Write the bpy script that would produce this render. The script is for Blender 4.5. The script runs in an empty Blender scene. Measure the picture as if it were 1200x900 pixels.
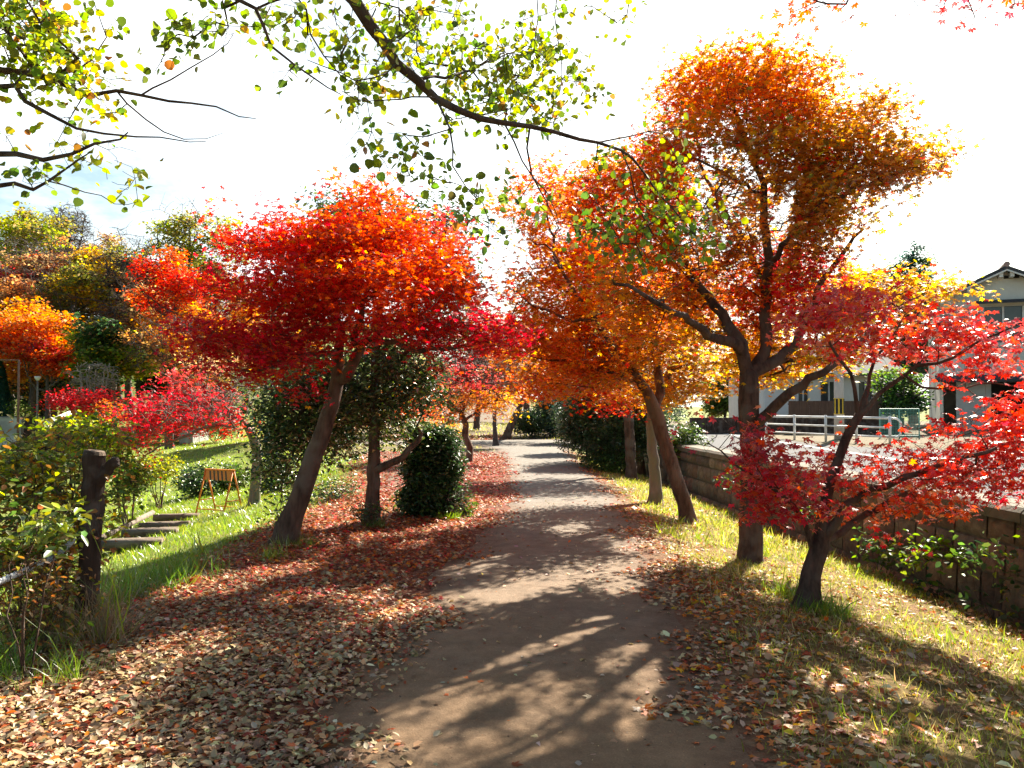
import bpy, bmesh, math, random
import numpy as np
from mathutils import Vector, Matrix
rng = np.random.default_rng(11)
random.seed(11)
scene = bpy.context.scene
COL = scene.collection
PI = math.pi; DBG = False
R = math.radians

# ------------------------------------------------------------------ camera
F = 950.0                      # focal length in pixels of a 1200 x 900 frame
PITCH = math.atan(25.0 / F)
CAMH = 1.65
cam_d = bpy.data.cameras.new('camera'); cam = bpy.data.objects.new('camera', cam_d); COL.objects.link(cam)
cam_d.sensor_width = 36.0; cam_d.lens = F / 1200 * 36; cam_d.clip_end = 3000; cam_d.clip_start = 0.05
cam.location = (0, 0, CAMH); cam.rotation_euler = (PI / 2 + PITCH, 0, 0)
scene.camera = cam

def ray(px, py):
    u = (px - 600) / F; v = (450 - py) / F
    c, s = math.cos(PITCH), math.sin(PITCH)
    return np.array((u, c - v * s, s + v * c))
def at(px, py, d):
    r = ray(px, py); r = r * (d / r[1])
    return np.array((r[0], r[1], r[2] + CAMH))

# ------------------------------------------------------------------ terrain
def sstep(a, b, t):
    t = np.clip((t - a) / (b - a), 0, 1); return t * t * (3 - 2 * t)
def wall_x(y):
    return 5.6 - 0.056 * np.clip(y, -20, 46)
def left_x(y):
    return np.interp(y, [-20, 6, 15, 26, 34, 37], [-2.7, -2.8, -2.9, -4.5, -9, -12])
def gz(x, y):
    x = np.asarray(x, float); y = np.asarray(y, float)
    wx = wall_x(y)
    t = np.clip((x - 1.7) / (wx - 1.7), 0, 1)
    fade = 1 - sstep(28, 42, y)
    zr = -0.6 * (0.35 * t * t + 0.65 * t) * fade + 0.48 * sstep(40, 56, y) * np.clip(x / 3, 0, 1)
    zr = np.where(x > wx + 0.2, 0.48, zr)
    s = np.clip(left_x(y) - x, 0, 200)
    vz = np.interp(y, [-20, 24, 38, 48, 60], [-1.75, -1.75, -0.55, 0.0, 0.1])
    zs = -0.27 * (s - 0.5 * (1 - np.exp(-s / 0.5)))
    va = np.maximum(-vz, 0.02); zl = -va * (1 - np.exp(np.maximum(zs, -60) / va))
    zl = np.where(s > 0, zl, 0)
    hill = 11.0 * sstep(52, 100, y) * sstep(-4, -24, x) + 5 * sstep(70, 160, y) * sstep(40, -30, x)
    z = np.where(x > 0, zr, zl) + hill
    und = 0.03 * np.sin(x * 1.3 + y * 0.7) * np.sin(y * 0.9 - x * 0.4) * sstep(2.2, 4.5, np.abs(x - 0.6)) * (x < wx - .3)
    return z + und
def hit(px, py):
    r = ray(px, py); r = r / r[1]
    p = 1.5
    while p < 200:
        if CAMH + r[2] * p < float(gz(r[0] * p, p)): break
        p += 0.02
    return np.array((r[0] * p, p, float(gz(r[0] * p, p))))

# ------------------------------------------------------------------ object helpers
def link(name, me, mat=None, parent=None):
    o = bpy.data.objects.new(name, me); COL.objects.link(o)
    if mat is not None:
        for m in (mat if isinstance(mat, (list, tuple)) else [mat]): me.materials.append(m)
    if parent is not None: o.parent = parent
    return o
def tag(o, label, cat, group=None):
    o['label'] = label; o['category'] = cat
    if group: o['group'] = group
    return o
def thing(name, label, cat, group=None):
    o = bpy.data.objects.new(name, None); COL.objects.link(o); o.empty_display_size = .2
    return tag(o, label, cat, group)
def kind(o, k): o['kind'] = k; return o
def np_mesh(name, V, faces_flat, counts, cols=None, smooth=False):
    me = bpy.data.meshes.new(name)
    V = np.ascontiguousarray(V, np.float32)
    ff = np.ascontiguousarray(faces_flat, np.int32); cn = np.ascontiguousarray(counts, np.int32)
    me.vertices.add(len(V)); me.vertices.foreach_set('co', V.ravel())
    me.loops.add(len(ff)); me.loops.foreach_set('vertex_index', ff)
    me.polygons.add(len(cn))
    st = np.concatenate(([0], np.cumsum(cn)[:-1])).astype(np.int32)
    me.polygons.foreach_set('loop_start', st)
    try: me.polygons.foreach_set('loop_total', cn)
    except Exception: pass
    if smooth: me.polygons.foreach_set('use_smooth', np.ones(len(cn), bool))
    if cols is not None:
        a = me.attributes.new('Col', 'FLOAT_COLOR', 'POINT')
        c4 = np.ones((len(V), 4), np.float32); c4[:, :3] = cols
        a.data.foreach_set('color', c4.ravel())
    me.update(calc_edges=True); me.validate()
    return me

class MB:
    """collects boxes, tubes, slabs for ONE mesh"""
    def __init__(s): s.V = []; s.F = []
    def add(s, vs, fs):
        b = len(s.V); s.V += [tuple(v) for v in vs]; s.F += [tuple(i + b for i in f) for f in fs]; return s
    def box(s, c, size, rz=0, M=None):
        hx, hy, hz = size[0] / 2, size[1] / 2, size[2] / 2
        vs = [Vector((x, y, z)) for z in (-hz, hz) for y in (-hy, hy) for x in (-hx, hx)]
        m = Matrix.Translation(c) @ Matrix.Rotation(rz, 4, 'Z')
        if M is not None: m = m @ M
        vs = [m @ v for v in vs]
        return s.add(vs, [(0, 2, 3, 1), (4, 5, 7, 6), (0, 1, 5, 4), (2, 6, 7, 3), (0, 4, 6, 2), (1, 3, 7, 5)])
    def tube(s, pts, rad, n=10, cap=True):
        pts = [Vector(p) for p in pts]; k = len(pts)
        rad = rad if isinstance(rad, (list, tuple)) else [rad] * k
        vs = []
        for i, p in enumerate(pts):
            t = (pts[min(i + 1, k - 1)] - pts[max(i - 1, 0)]).normalized()
            a = t.cross(Vector((0.31, 0.95, 0.05))); a.normalize() if a.length > 1e-4 else None
            if a.length < 0.5: a = t.orthogonal().normalized()
            b = t.cross(a)
            for j in range(n):
                q = 2 * PI * j / n
                vs.append(p + (a * math.cos(q) + b * math.sin(q)) * rad[i])
        fs = []
        for i in range(k - 1):
            for j in range(n):
                fs.append((i * n + j, i * n + (j + 1) % n, (i + 1) * n + (j + 1) % n, (i + 1) * n + j))
        if cap: fs += [tuple(range(n - 1, -1, -1)), tuple((k - 1) * n + j for j in range(n))]
        return s.add(vs, fs)
    def prism(s, poly, y0, y1):          # polygon in x,z extruded along y
        n = len(poly)
        vs = [(p[0], y0, p[1]) for p in poly] + [(p[0], y1, p[1]) for p in poly]
        fs = [tuple(range(n)), tuple(range(2 * n - 1, n - 1, -1))] + [(i, i + n, (i + 1) % n + n, (i + 1) % n) for i in range(n)]
        return s.add(vs, fs)
    def build(s, name, mat, parent=None, bevel=0, smooth=False):
        me = bpy.data.meshes.new(name); me.from_pydata(s.V, [], s.F)
        bm = bmesh.new(); bm.from_mesh(me); bmesh.ops.recalc_face_normals(bm, faces=bm.faces); bm.to_mesh(me); bm.free()
        if smooth: me.polygons.foreach_set('use_smooth', [True] * len(me.polygons))
        o = link(name, me, mat, parent)
        if bevel:
            m = o.modifiers.new('bevel', 'BEVEL'); m.width = bevel; m.segments = 2; m.limit_method = 'ANGLE'
        return o

# ------------------------------------------------------------------ materials
def new_mat(name):
    m = bpy.data.materials.new(name); m.use_nodes = True
    nt = m.node_tree; nt.nodes.clear()
    return m, nt, nt.nodes, nt.links
def node(nt, t, **kw):
    n = nt.nodes.new(t)
    for k, v in kw.items():
        if k in n.inputs.keys(): n.inputs[k].default_value = v
        else: setattr(n, k, v)
    return n
def leaf_mat(name, gloss=0.06, rough=0.35, trans=0.5, boost=1.0):
    m, nt, N, L = new_mat(name)
    out = N.new('ShaderNodeOutputMaterial'); a = node(nt, 'ShaderNodeAttribute', attribute_name='Col')
    d = N.new('ShaderNodeBsdfDiffuse'); t = N.new('ShaderNodeBsdfTranslucent'); mx = N.new('ShaderNodeMixShader'); mx.inputs[0].default_value = trans
    hs = node(nt, 'ShaderNodeHueSaturation'); hs.inputs['Saturation'].default_value = 1.08; hs.inputs['Value'].default_value = boost
    L.new(a.outputs['Color'], d.inputs['Color']); L.new(a.outputs['Color'], hs.inputs['Color']); L.new(hs.outputs['Color'], t.inputs['Color'])
    L.new(d.outputs[0], mx.inputs[1]); L.new(t.outputs[0], mx.inputs[2])
    g = N.new('ShaderNodeBsdfGlossy'); g.inputs['Roughness'].default_value = rough; g.inputs['Color'].default_value = (1, 1, 1, 1)
    fr = N.new('ShaderNodeLayerWeight'); fr.inputs['Blend'].default_value = 0.25
    mu = node(nt, 'ShaderNodeMath', operation='MULTIPLY_ADD'); mu.inputs[1].default_value = gloss * 2.2; mu.inputs[2].default_value = gloss * 0.35
    L.new(fr.outputs['Fresnel'], mu.inputs[0])
    m2 = N.new('ShaderNodeMixShader'); L.new(mu.outputs[0], m2.inputs[0]); L.new(mx.outputs[0], m2.inputs[1]); L.new(g.outputs[0], m2.inputs[2])
    L.new(m2.outputs[0], out.inputs[0])
    return m
def noise_mat(name, c1, c2, scale=8, detail=6, rough=0.85, bump=0.3, bscale=None, stretch=(1, 1, 1), c3=None, s3=1.5, dist=0.02, metallic=0, spec=0.3):
    m, nt, N, L = new_mat(name)
    out = N.new('ShaderNodeOutputMaterial'); p = N.new('ShaderNodeBsdfPrincipled'); L.new(p.outputs[0], out.inputs[0])
    tc = N.new('ShaderNodeTexCoord'); mp = N.new('ShaderNodeMapping'); mp.inputs['Scale'].default_value = stretch
    L.new(tc.outputs['Object'], mp.inputs['Vector'])
    n1 = node(nt, 'ShaderNodeTexNoise', Scale=scale, Detail=detail, Roughness=0.65); L.new(mp.outputs[0], n1.inputs['Vector'])
    cr = N.new('ShaderNodeValToRGB'); cr.color_ramp.elements[0].position = .32; cr.color_ramp.elements[1].position = .68
    cr.color_ramp.elements[0].color = (*c1, 1); cr.color_ramp.elements[1].color = (*c2, 1)
    L.new(n1.outputs['Fac'], cr.inputs[0]); colout = cr.outputs[0]
    if c3:
        n3 = node(nt, 'ShaderNodeTexNoise', Scale=s3, Detail=4); L.new(tc.outputs['Object'], n3.inputs['Vector'])
        r3 = N.new('ShaderNodeValToRGB'); r3.color_ramp.elements[0].position = .48; r3.color_ramp.elements[1].position = .62
        L.new(n3.outputs['Fac'], r3.inputs[0])
        mx = node(nt, 'ShaderNodeMix', data_type='RGBA'); L.new(r3.outputs[0], mx.inputs[0]); L.new(colout, mx.inputs[6]); mx.inputs[7].default_value = (*c3, 1)
        colout = mx.outputs[2]
    L.new(colout, p.inputs['Base Color'])
    p.inputs['Roughness'].default_value = rough; p.inputs['Metallic'].default_value = metallic
    p.inputs['Specular IOR Level'].default_value = spec
    if bump:
        nb = node(nt, 'ShaderNodeTexNoise', Scale=bscale or scale * 2, Detail=8, Roughness=0.7); L.new(mp.outputs[0], nb.inputs['Vector'])
        b = node(nt, 'ShaderNodeBump', Strength=bump, Distance=dist); L.new(nb.outputs['Fac'], b.inputs['Height']); L.new(b.outputs[0], p.inputs['Normal'])
    return m

M = {}
M['maple'] = leaf_mat('maple_leaf', 0.04, 0.45, 0.7, 1.45)
M['maple_gloss'] = leaf_mat('maple_leaf_glossy', 0.13, 0.34, 0.66, 1.42)
M['round'] = leaf_mat('round_leaf', 0.05, 0.4, 0.5, 1.25)
M['ever'] = leaf_mat('evergreen_leaf', 0.1, 0.36, 0.3, 1.3)
M['far'] = leaf_mat('far_leaf', 0.03, 0.5, 0.58, 1.4)
M['litter'] = leaf_mat('fallen_leaf', 0.05, 0.45, 0.2, 1.0)
M['grass'] = leaf_mat('grass_blade', 0.06, 0.4, 0.5, 1.2)
M['bark'] = noise_mat('bark', (.035, .02, .015), (.17, .1, .07), 11, 9, .9, 1.0, 26, (1, 1, .3), c3=(.15, .11, .085), s3=4, dist=.05)
M['bark_red'] = noise_mat('bark_reddish', (.05, .026, .019), (.21, .12, .085), 11, 9, .88, 1.0, 26, (1, 1, .25), c3=(.19, .13, .1), s3=3.5, dist=.05)
M['bark_grey'] = noise_mat('bark_grey', (.12, .095, .08), (.27, .22, .19), 8, 8, .88, .8, 22, (1, 1, .35), c3=(.2, .19, .13), s3=3, dist=.03)
M['bark_far'] = noise_mat('bark_far', (.06, .045, .04), (.13, .1, .085), 5, 3, .9, 0)
M['twig_pale'] = noise_mat('pale_twig', (.22, .17, .15), (.36, .3, .27), 5, 3, .9, 0)
M['post'] = noise_mat('old_post_wood', (.03, .017, .012), (.10, .06, .045), 7, 9, .93, 1.0, 30, (1.6, 1.6, .22), c3=(.13, .10, .085), s3=5, dist=.03)
M['cutwood'] = noise_mat('cut_wood', (.12, .08, .055), (.22, .16, .11), 18, 6, .9, .5, 60)
M['log'] = noise_mat('weathered_log', (.09, .065, .048), (.25, .2, .155), 12, 6, .9, .6, 30, (.3, 1, 1))
M['earth'] = noise_mat('earth', (.10, .075, .05), (.2, .155, .11), 10, 8, .95, .5, 40)
M['white_metal'] = noise_mat('white_paint', (.72, .72, .71), (.82, .82, .81), 6, 5, .45, .05, c3=(.62, .58, .52), s3=3)
M['asphalt'] = noise_mat('pale_asphalt', (.085, .085, .09), (.14, .14, .145), 60, 8, .95, .25, 220, c3=(.105, .1, .098), s3=.6, dist=.01, spec=.1)
M['line'] = noise_mat('road_paint', (.6, .6, .58), (.78, .78, .76), 25, 6, .7, 0)
M['concrete'] = noise_mat('concrete', (.3, .29, .27), (.42, .41, .39), 6, 8, .85, .2, 40, c3=(.24, .23, .21), s3=1.2)
M['capstone'] = noise_mat('brown_cap_stone', (.12, .095, .075), (.23, .19, .15), 8, 9, .92, .6, 30, c3=(.1, .1, .07), s3=1.5)
M['plaster'] = noise_mat('stained_plaster', (.56, .54, .48), (.68, .66, .59), 1.6, 8, .9, .1, 30, c3=(.3, .29, .27), s3=.55)
M['plaster_white'] = noise_mat('white_plaster', (.6, .59, .56), (.7, .69, .66), 3, 6, .9, .05, 30)
M['cladding'] = noise_mat('mauve_cladding', (.3, .23, .24), (.4, .32, .33), 3, 5, .7, .1, 20, (6, 6, .2))
M['rooftile'] = noise_mat('grey_roof', (.04, .042, .047), (.085, .088, .095), 7, 6, .85, .3, 20, spec=.1)
M['redtile'] = noise_mat('reddish_roof_trim', (.25, .16, .14), (.36, .25, .22), 7, 6, .6, .2, 20)
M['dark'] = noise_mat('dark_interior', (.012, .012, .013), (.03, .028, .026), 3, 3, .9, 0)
M['grey_panel'] = noise_mat('grey_shutter', (.36, .36, .36), (.44, .44, .44), 3, 5, .6, .05)
M['alu'] = noise_mat('aluminium_frame', (.5, .5, .5), (.62, .62, .62), 5, 3, .4, 0)
M['brownboard'] = noise_mat('brown_boards', (.075, .04, .028), (.14, .08, .055), 5, 6, .75, .2, 30, (6, 6, .3))
M['greenfence'] = noise_mat('green_mesh_paint', (.12, .32, .28), (.17, .4, .36), 5, 3, .5, 0)
M['red_paint'] = noise_mat('red_paint', (.62, .09, .05), (.72, .14, .08), 6, 5, .5, .05)
M['rust'] = noise_mat('rusty_pole', (.16, .08, .05), (.28, .16, .11), 9, 6, .8, .2)
M['orange_paint'] = noise_mat('orange_paint', (.62, .2, .02), (.75, .3, .03), 14, 6, .5, .05, c3=(.5, .16, .03), s3=9)
M['rope'] = noise_mat('pale_rope', (.45, .47, .5), (.66, .68, .7), 30, 4, .7, .1)
M['pole'] = noise_mat('pole_concrete', (.36, .36, .37), (.46, .46, .46), 4, 6, .8, .1, 40, (1, 1, .2))
M['black'] = noise_mat('black_paint', (.012, .012, .012), (.02, .02, .02), 9, 3, .6, 0)
M['yellow'] = noise_mat('yellow_paint', (.62, .42, .03), (.72, .5, .04), 9, 3, .5, 0)
M['navy'] = noise_mat('navy_cloth', (.012, .015, .035), (.025, .03, .06), 30, 4, .9, .1)
M['skin'] = noise_mat('skin', (.42, .26, .19), (.5, .32, .24), 20, 4, .6, 0)
M['hair'] = noise_mat('black_hair', (.01, .008, .007), (.02, .016, .014), 60, 4, .6, 0)
M['lampglass'] = noise_mat('lamp_housing', (.6, .6, .58), (.7, .7, .68), 9, 3, .4, 0)

def glass_mat():
    m, nt, N, L = new_mat('window_glass')
    out = N.new('ShaderNodeOutputMaterial'); p = N.new('ShaderNodeBsdfPrincipled'); L.new(p.outputs[0], out.inputs[0])
    tc = N.new('ShaderNodeTexCoord'); n1 = node(nt, 'ShaderNodeTexNoise', Scale=1.5, Detail=2); L.new(tc.outputs['Object'], n1.inputs['Vector'])
    cr = N.new('ShaderNodeValToRGB'); cr.color_ramp.elements[0].color = (.02, .022, .026, 1); cr.color_ramp.elements[1].color = (.07, .075, .08, 1)
    L.new(n1.outputs['Fac'], cr.inputs[0]); L.new(cr.outputs[0], p.inputs['Base Color']); p.inputs['Roughness'].default_value = .08
    return m
M['glass'] = glass_mat()

def stone_mat():
    m, nt, N, L = new_mat('wall_stone')
    out = N.new('ShaderNodeOutputMaterial'); p = N.new('ShaderNodeBsdfPrincipled'); L.new(p.outputs[0], out.inputs[0])
    a = node(nt, 'ShaderNodeAttribute', attribute_name='Col'); tc = N.new('ShaderNodeTexCoord')
    n1 = node(nt, 'ShaderNodeTexNoise', Scale=9, Detail=9, Roughness=.7); L.new(tc.outputs['Object'], n1.inputs['Vector'])
    cr = N.new('ShaderNodeValToRGB'); cr.color_ramp.elements[0].color = (.45, .42, .4, 1); cr.color_ramp.elements[1].color = (1.35, 1.3, 1.2, 1); cr.color_ramp.elements[0].position = .3; cr.color_ramp.elements[1].position = .7
    L.new(n1.outputs['Fac'], cr.inputs[0])
    mx = node(nt, 'ShaderNodeMix', data_type='RGBA', blend_type='MULTIPLY'); mx.inputs[0].default_value = 1
    L.new(a.outputs['Color'], mx.inputs[6]); L.new(cr.outputs[0], mx.inputs[7])
    n2 = node(nt, 'ShaderNodeTexNoise', Scale=1.7, Detail=6); L.new(tc.outputs['Object'], n2.inputs['Vector'])
    r2 = N.new('ShaderNodeValToRGB'); r2.color_ramp.elements[0].position = .52; r2.color_ramp.elements[1].position = .7
    L.new(n2.outputs['Fac'], r2.inputs[0])
    m2 = node(nt, 'ShaderNodeMix', data_type='RGBA'); L.new(r2.outputs[0], m2.inputs[0]); L.new(mx.outputs[2], m2.inputs[6]); m2.inputs[7].default_value = (.09, .095, .06, 1)
    L.new(m2.outputs[2], p.inputs['Base Color']); p.inputs['Roughness'].default_value = .9
    nb = node(nt, 'ShaderNodeTexNoise', Scale=24, Detail=9, Roughness=.75); L.new(tc.outputs['Object'], nb.inputs['Vector'])
    b = node(nt, 'ShaderNodeBump', Strength=.8, Distance=.03); L.new(nb.outputs['Fac'], b.inputs['Height']); L.new(b.outputs[0], p.inputs['Normal'])
    return m
M['stone'] = stone_mat()

def ground_mat():
    """grass / soil / leaf mould by a mask stored on the sheet plus noise"""
    m, nt, N, L = new_mat('ground_cover')
    out = N.new('ShaderNodeOutputMaterial'); p = N.new('ShaderNodeBsdfPrincipled'); L.new(p.outputs[0], out.inputs[0])
    a = node(nt, 'ShaderNodeAttribute', attribute_name='Col'); tc = N.new('ShaderNodeTexCoord')
    sep = N.new('ShaderNodeSeparateColor'); L.new(a.outputs['Color'], sep.inputs[0])
    n1 = node(nt, 'ShaderNodeTexNoise', Scale=1.3, Detail=9, Roughness=.7); L.new(tc.outputs['Object'], n1.inputs['Vector'])
    n2 = node(nt, 'ShaderNodeTexNoise', Scale=22, Detail=8, Roughness=.75); L.new(tc.outputs['Object'], n2.inputs['Vector'])
    v = node(nt, 'ShaderNodeTexVoronoi', Scale=26); L.new(tc.outputs['Object'], v.inputs['Vector'])
    gr = N.new('ShaderNodeValToRGB'); e = gr.color_ramp.elements
    e[0].position = .3; e[0].color = (.06, .085, .018, 1); e[1].position = .72; e[1].color = (.28, .25, .075, 1)
    x = e.new(.5); x.color = (.15, .19, .03, 1); L.new(n1.outputs['Fac'], gr.inputs[0])
    li = N.new('ShaderNodeValToRGB'); e = li.color_ramp.elements
    e[0].position = 0; e[0].color = (.05, .022, .016, 1); e[1].position = 1; e[1].color = (.3, .17, .1, 1)
    x = e.new(.35); x.color = (.15, .035, .02, 1); x = e.new(.7); x.color = (.2, .085, .045, 1)
    L.new(v.outputs['Color'], li.inputs[0])
    so = N.new('ShaderNodeValToRGB'); so.color_ramp.elements[0].color = (.09, .065, .045, 1); so.color_ramp.elements[1].color = (.21, .165, .12, 1); L.new(n2.outputs['Fac'], so.inputs[0])
    m1 = node(nt, 'ShaderNodeMix', data_type='RGBA'); L.new(sep.outputs[0], m1.inputs[0]); L.new(so.outputs[0], m1.inputs[6]); L.new(gr.outputs[0], m1.inputs[7])
    ad = node(nt, 'ShaderNodeMath', operation='MULTIPLY_ADD'); L.new(n1.outputs['Fac'], ad.inputs[0]); ad.inputs[1].default_value = 1.2; ad.inputs[2].default_value = -.6
    ad2 = node(nt, 'ShaderNodeMath', operation='ADD', use_clamp=True); L.new(ad.outputs[0], ad2.inputs[0]); L.new(sep.outputs[1], ad2.inputs[1])
    m2 = node(nt, 'ShaderNodeMix', data_type='RGBA'); L.new(ad2.outputs[0], m2.inputs[0]); L.new(m1.outputs[2], m2.inputs[6]); L.new(li.outputs[0], m2.inputs[7])
    L.new(m2.outputs[2], p.inputs['Base Color']); p.inputs['Roughness'].default_value = .95; p.inputs['Specular IOR Level'].default_value = .15
    b = node(nt, 'ShaderNodeBump', Strength=.7, Distance=.05); L.new(n2.outputs['Fac'], b.inputs['Height']); L.new(b.outputs[0], p.inputs['Normal'])
    return m
M['ground'] = ground_mat()
def path_mat():
    m, nt, N, L = new_mat('path_dirt')
    out = N.new('ShaderNodeOutputMaterial'); p = N.new('ShaderNodeBsdfPrincipled'); L.new(p.outputs[0], out.inputs[0])
    tc = N.new('ShaderNodeTexCoord'); sx = N.new('ShaderNodeSeparateXYZ'); L.new(tc.outputs['Object'], sx.inputs[0])
    mr = node(nt, 'ShaderNodeMapRange'); mr.inputs['From Min'].default_value = 4; mr.inputs['From Max'].default_value = 15; L.new(sx.outputs['Y'], mr.inputs['Value'])
    n0 = node(nt, 'ShaderNodeTexNoise', Scale=.9, Detail=6, Roughness=.6); L.new(tc.outputs['Object'], n0.inputs['Vector'])
    ad = node(nt, 'ShaderNodeMath', operation='MULTIPLY_ADD', use_clamp=True); L.new(n0.outputs['Fac'], ad.inputs[0]); ad.inputs[1].default_value = .7
    sb = node(nt, 'ShaderNodeMath', operation='ADD'); L.new(mr.outputs[0], sb.inputs[0]); sb.inputs[1].default_value = -.35; L.new(sb.outputs[0], ad.inputs[2])
    m1 = node(nt, 'ShaderNodeMix', data_type='RGBA'); L.new(ad.outputs[0], m1.inputs[0]); m1.inputs[6].default_value = (.255, .165, .095, 1); m1.inputs[7].default_value = (.205, .19, .17, 1)
    n1 = node(nt, 'ShaderNodeTexNoise', Scale=110, Detail=8, Roughness=.8); L.new(tc.outputs['Object'], n1.inputs['Vector'])
    cr = N.new('ShaderNodeValToRGB'); cr.color_ramp.elements[0].position = .3; cr.color_ramp.elements[1].position = .72
    cr.color_ramp.elements[0].color = (.62, .6, .58, 1); cr.color_ramp.elements[1].color = (1.25, 1.24, 1.22, 1); L.new(n1.outputs['Fac'], cr.inputs[0])
    vp = node(nt, 'ShaderNodeTexVoronoi', Scale=55); L.new(tc.outputs['Object'], vp.inputs['Vector'])
    vr = N.new('ShaderNodeValToRGB'); vr.color_ramp.elements[0].position = .1; vr.color_ramp.elements[0].color = (1.5, 1.46, 1.4, 1); vr.color_ramp.elements[1].position = .26; vr.color_ramp.elements[1].color = (.93, .93, .93, 1); L.new(vp.outputs['Distance'], vr.inputs[0])
    mv = node(nt, 'ShaderNodeMix', data_type='RGBA', blend_type='MULTIPLY'); mv.inputs[0].default_value = .6; L.new(m1.outputs[2], mv.inputs[6]); L.new(vr.outputs[0], mv.inputs[7])
    ea = node(nt, 'ShaderNodeAttribute', attribute_name='Col'); es = N.new('ShaderNodeSeparateColor'); L.new(ea.outputs['Color'], es.inputs[0])
    en = node(nt, 'ShaderNodeTexNoise', Scale=3.5, Detail=8, Roughness=.7); L.new(tc.outputs['Object'], en.inputs['Vector'])
    em = node(nt, 'ShaderNodeMath', operation='MULTIPLY_ADD'); L.new(en.outputs['Fac'], em.inputs[0]); em.inputs[1].default_value = 1.5; em.inputs[2].default_value = -1.05
    e2 = node(nt, 'ShaderNodeMath', operation='ADD', use_clamp=True); L.new(em.outputs[0], e2.inputs[0]); L.new(es.outputs[0], e2.inputs[1])
    me_ = node(nt, 'ShaderNodeMix', data_type='RGBA'); L.new(e2.outputs[0], me_.inputs[0]); L.new(mv.outputs[2], me_.inputs[6]); me_.inputs[7].default_value = (.15, .085, .05, 1)
    m2 = node(nt, 'ShaderNodeMix', data_type='RGBA', blend_type='MULTIPLY'); m2.inputs[0].default_value = 1; L.new(me_.outputs[2], m2.inputs[6]); L.new(cr.outputs[0], m2.inputs[7])
    n3 = node(nt, 'ShaderNodeTexNoise', Scale=4.5, Detail=7, Roughness=.7); L.new(tc.outputs['Object'], n3.inputs['Vector'])
    c3 = N.new('ShaderNodeValToRGB'); c3.color_ramp.elements[0].position = .35; c3.color_ramp.elements[1].position = .65
    c3.color_ramp.elements[0].color = (.74, .72, .7, 1); c3.color_ramp.elements[1].color = (1.08, 1.08, 1.08, 1); L.new(n3.outputs['Fac'], c3.inputs[0])
    m3 = node(nt, 'ShaderNodeMix', data_type='RGBA', blend_type='MULTIPLY'); m3.inputs[0].default_value = 1; L.new(m2.outputs[2], m3.inputs[6]); L.new(c3.outputs[0], m3.inputs[7])
    L.new(m3.outputs[2], p.inputs['Base Color']); p.inputs['Roughness'].default_value = .92; p.inputs['Specular IOR Level'].default_value = .2
    b = node(nt, 'ShaderNodeBump', Strength=.6, Distance=.012); L.new(n1.outputs['Fac'], b.inputs['Height'])
    b2 = node(nt, 'ShaderNodeBump', Strength=.5, Distance=.05); L.new(n3.outputs['Fac'], b2.inputs['Height']); L.new(b.outputs[0], b2.inputs['Normal']); L.new(b2.outputs[0], p.inputs['Normal'])
    return m
M['path'] = path_mat()
def stripe_mat():
    m, nt, N, L = new_mat('orange_black_board')
    out = N.new('ShaderNodeOutputMaterial'); p = N.new('ShaderNodeBsdfPrincipled'); L.new(p.outputs[0], out.inputs[0])
    tc = N.new('ShaderNodeTexCoord'); sx = N.new('ShaderNodeSeparateXYZ'); L.new(tc.outputs['Object'], sx.inputs[0])
    z2 = node(nt, 'ShaderNodeMath', operation='MULTIPLY'); L.new(sx.outputs['Z'], z2.inputs[0]); z2.inputs[1].default_value = .35
    s = node(nt, 'ShaderNodeMath', operation='ADD'); L.new(sx.outputs['X'], s.inputs[0]); L.new(z2.outputs[0], s.inputs[1])
    w = node(nt, 'ShaderNodeMath', operation='PINGPONG'); L.new(s.outputs[0], w.inputs[0]); w.inputs[1].default_value = .052
    g = node(nt, 'ShaderNodeMath', operation='GREATER_THAN'); L.new(w.outputs[0], g.inputs[0]); g.inputs[1].default_value = .03
    ab = node(nt, 'ShaderNodeMath', operation='ABSOLUTE'); L.new(sx.outputs['X'], ab.inputs[0])
    l = node(nt, 'ShaderNodeMath', operation='LESS_THAN'); L.new(ab.outputs[0], l.inputs[0]); l.inputs[1].default_value = .27
    mu = node(nt, 'ShaderNodeMath', operation='MULTIPLY'); L.new(g.outputs[0], mu.inputs[0]); L.new(l.outputs[0], mu.inputs[1])
    n1 = node(nt, 'ShaderNodeTexNoise', Scale=30, Detail=5); L.new(tc.outputs['Object'], n1.inputs['Vector'])
    cr = N.new('ShaderNodeValToRGB'); cr.color_ramp.elements[0].color = (.6, .2, .02, 1); cr.color_ramp.elements[1].color = (.75, .36, .04, 1); L.new(n1.outputs['Fac'], cr.inputs[0])
    mx = node(nt, 'ShaderNodeMix', data_type='RGBA'); L.new(mu.outputs[0], mx.inputs[0]); L.new(cr.outputs[0], mx.inputs[6]); mx.inputs[7].default_value = (.05, .045, .015, 1)
    L.new(mx.outputs[2], p.inputs['Base Color']); p.inputs['Roughness'].default_value = .5
    return m
M['stripe'] = stripe_mat()

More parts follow.
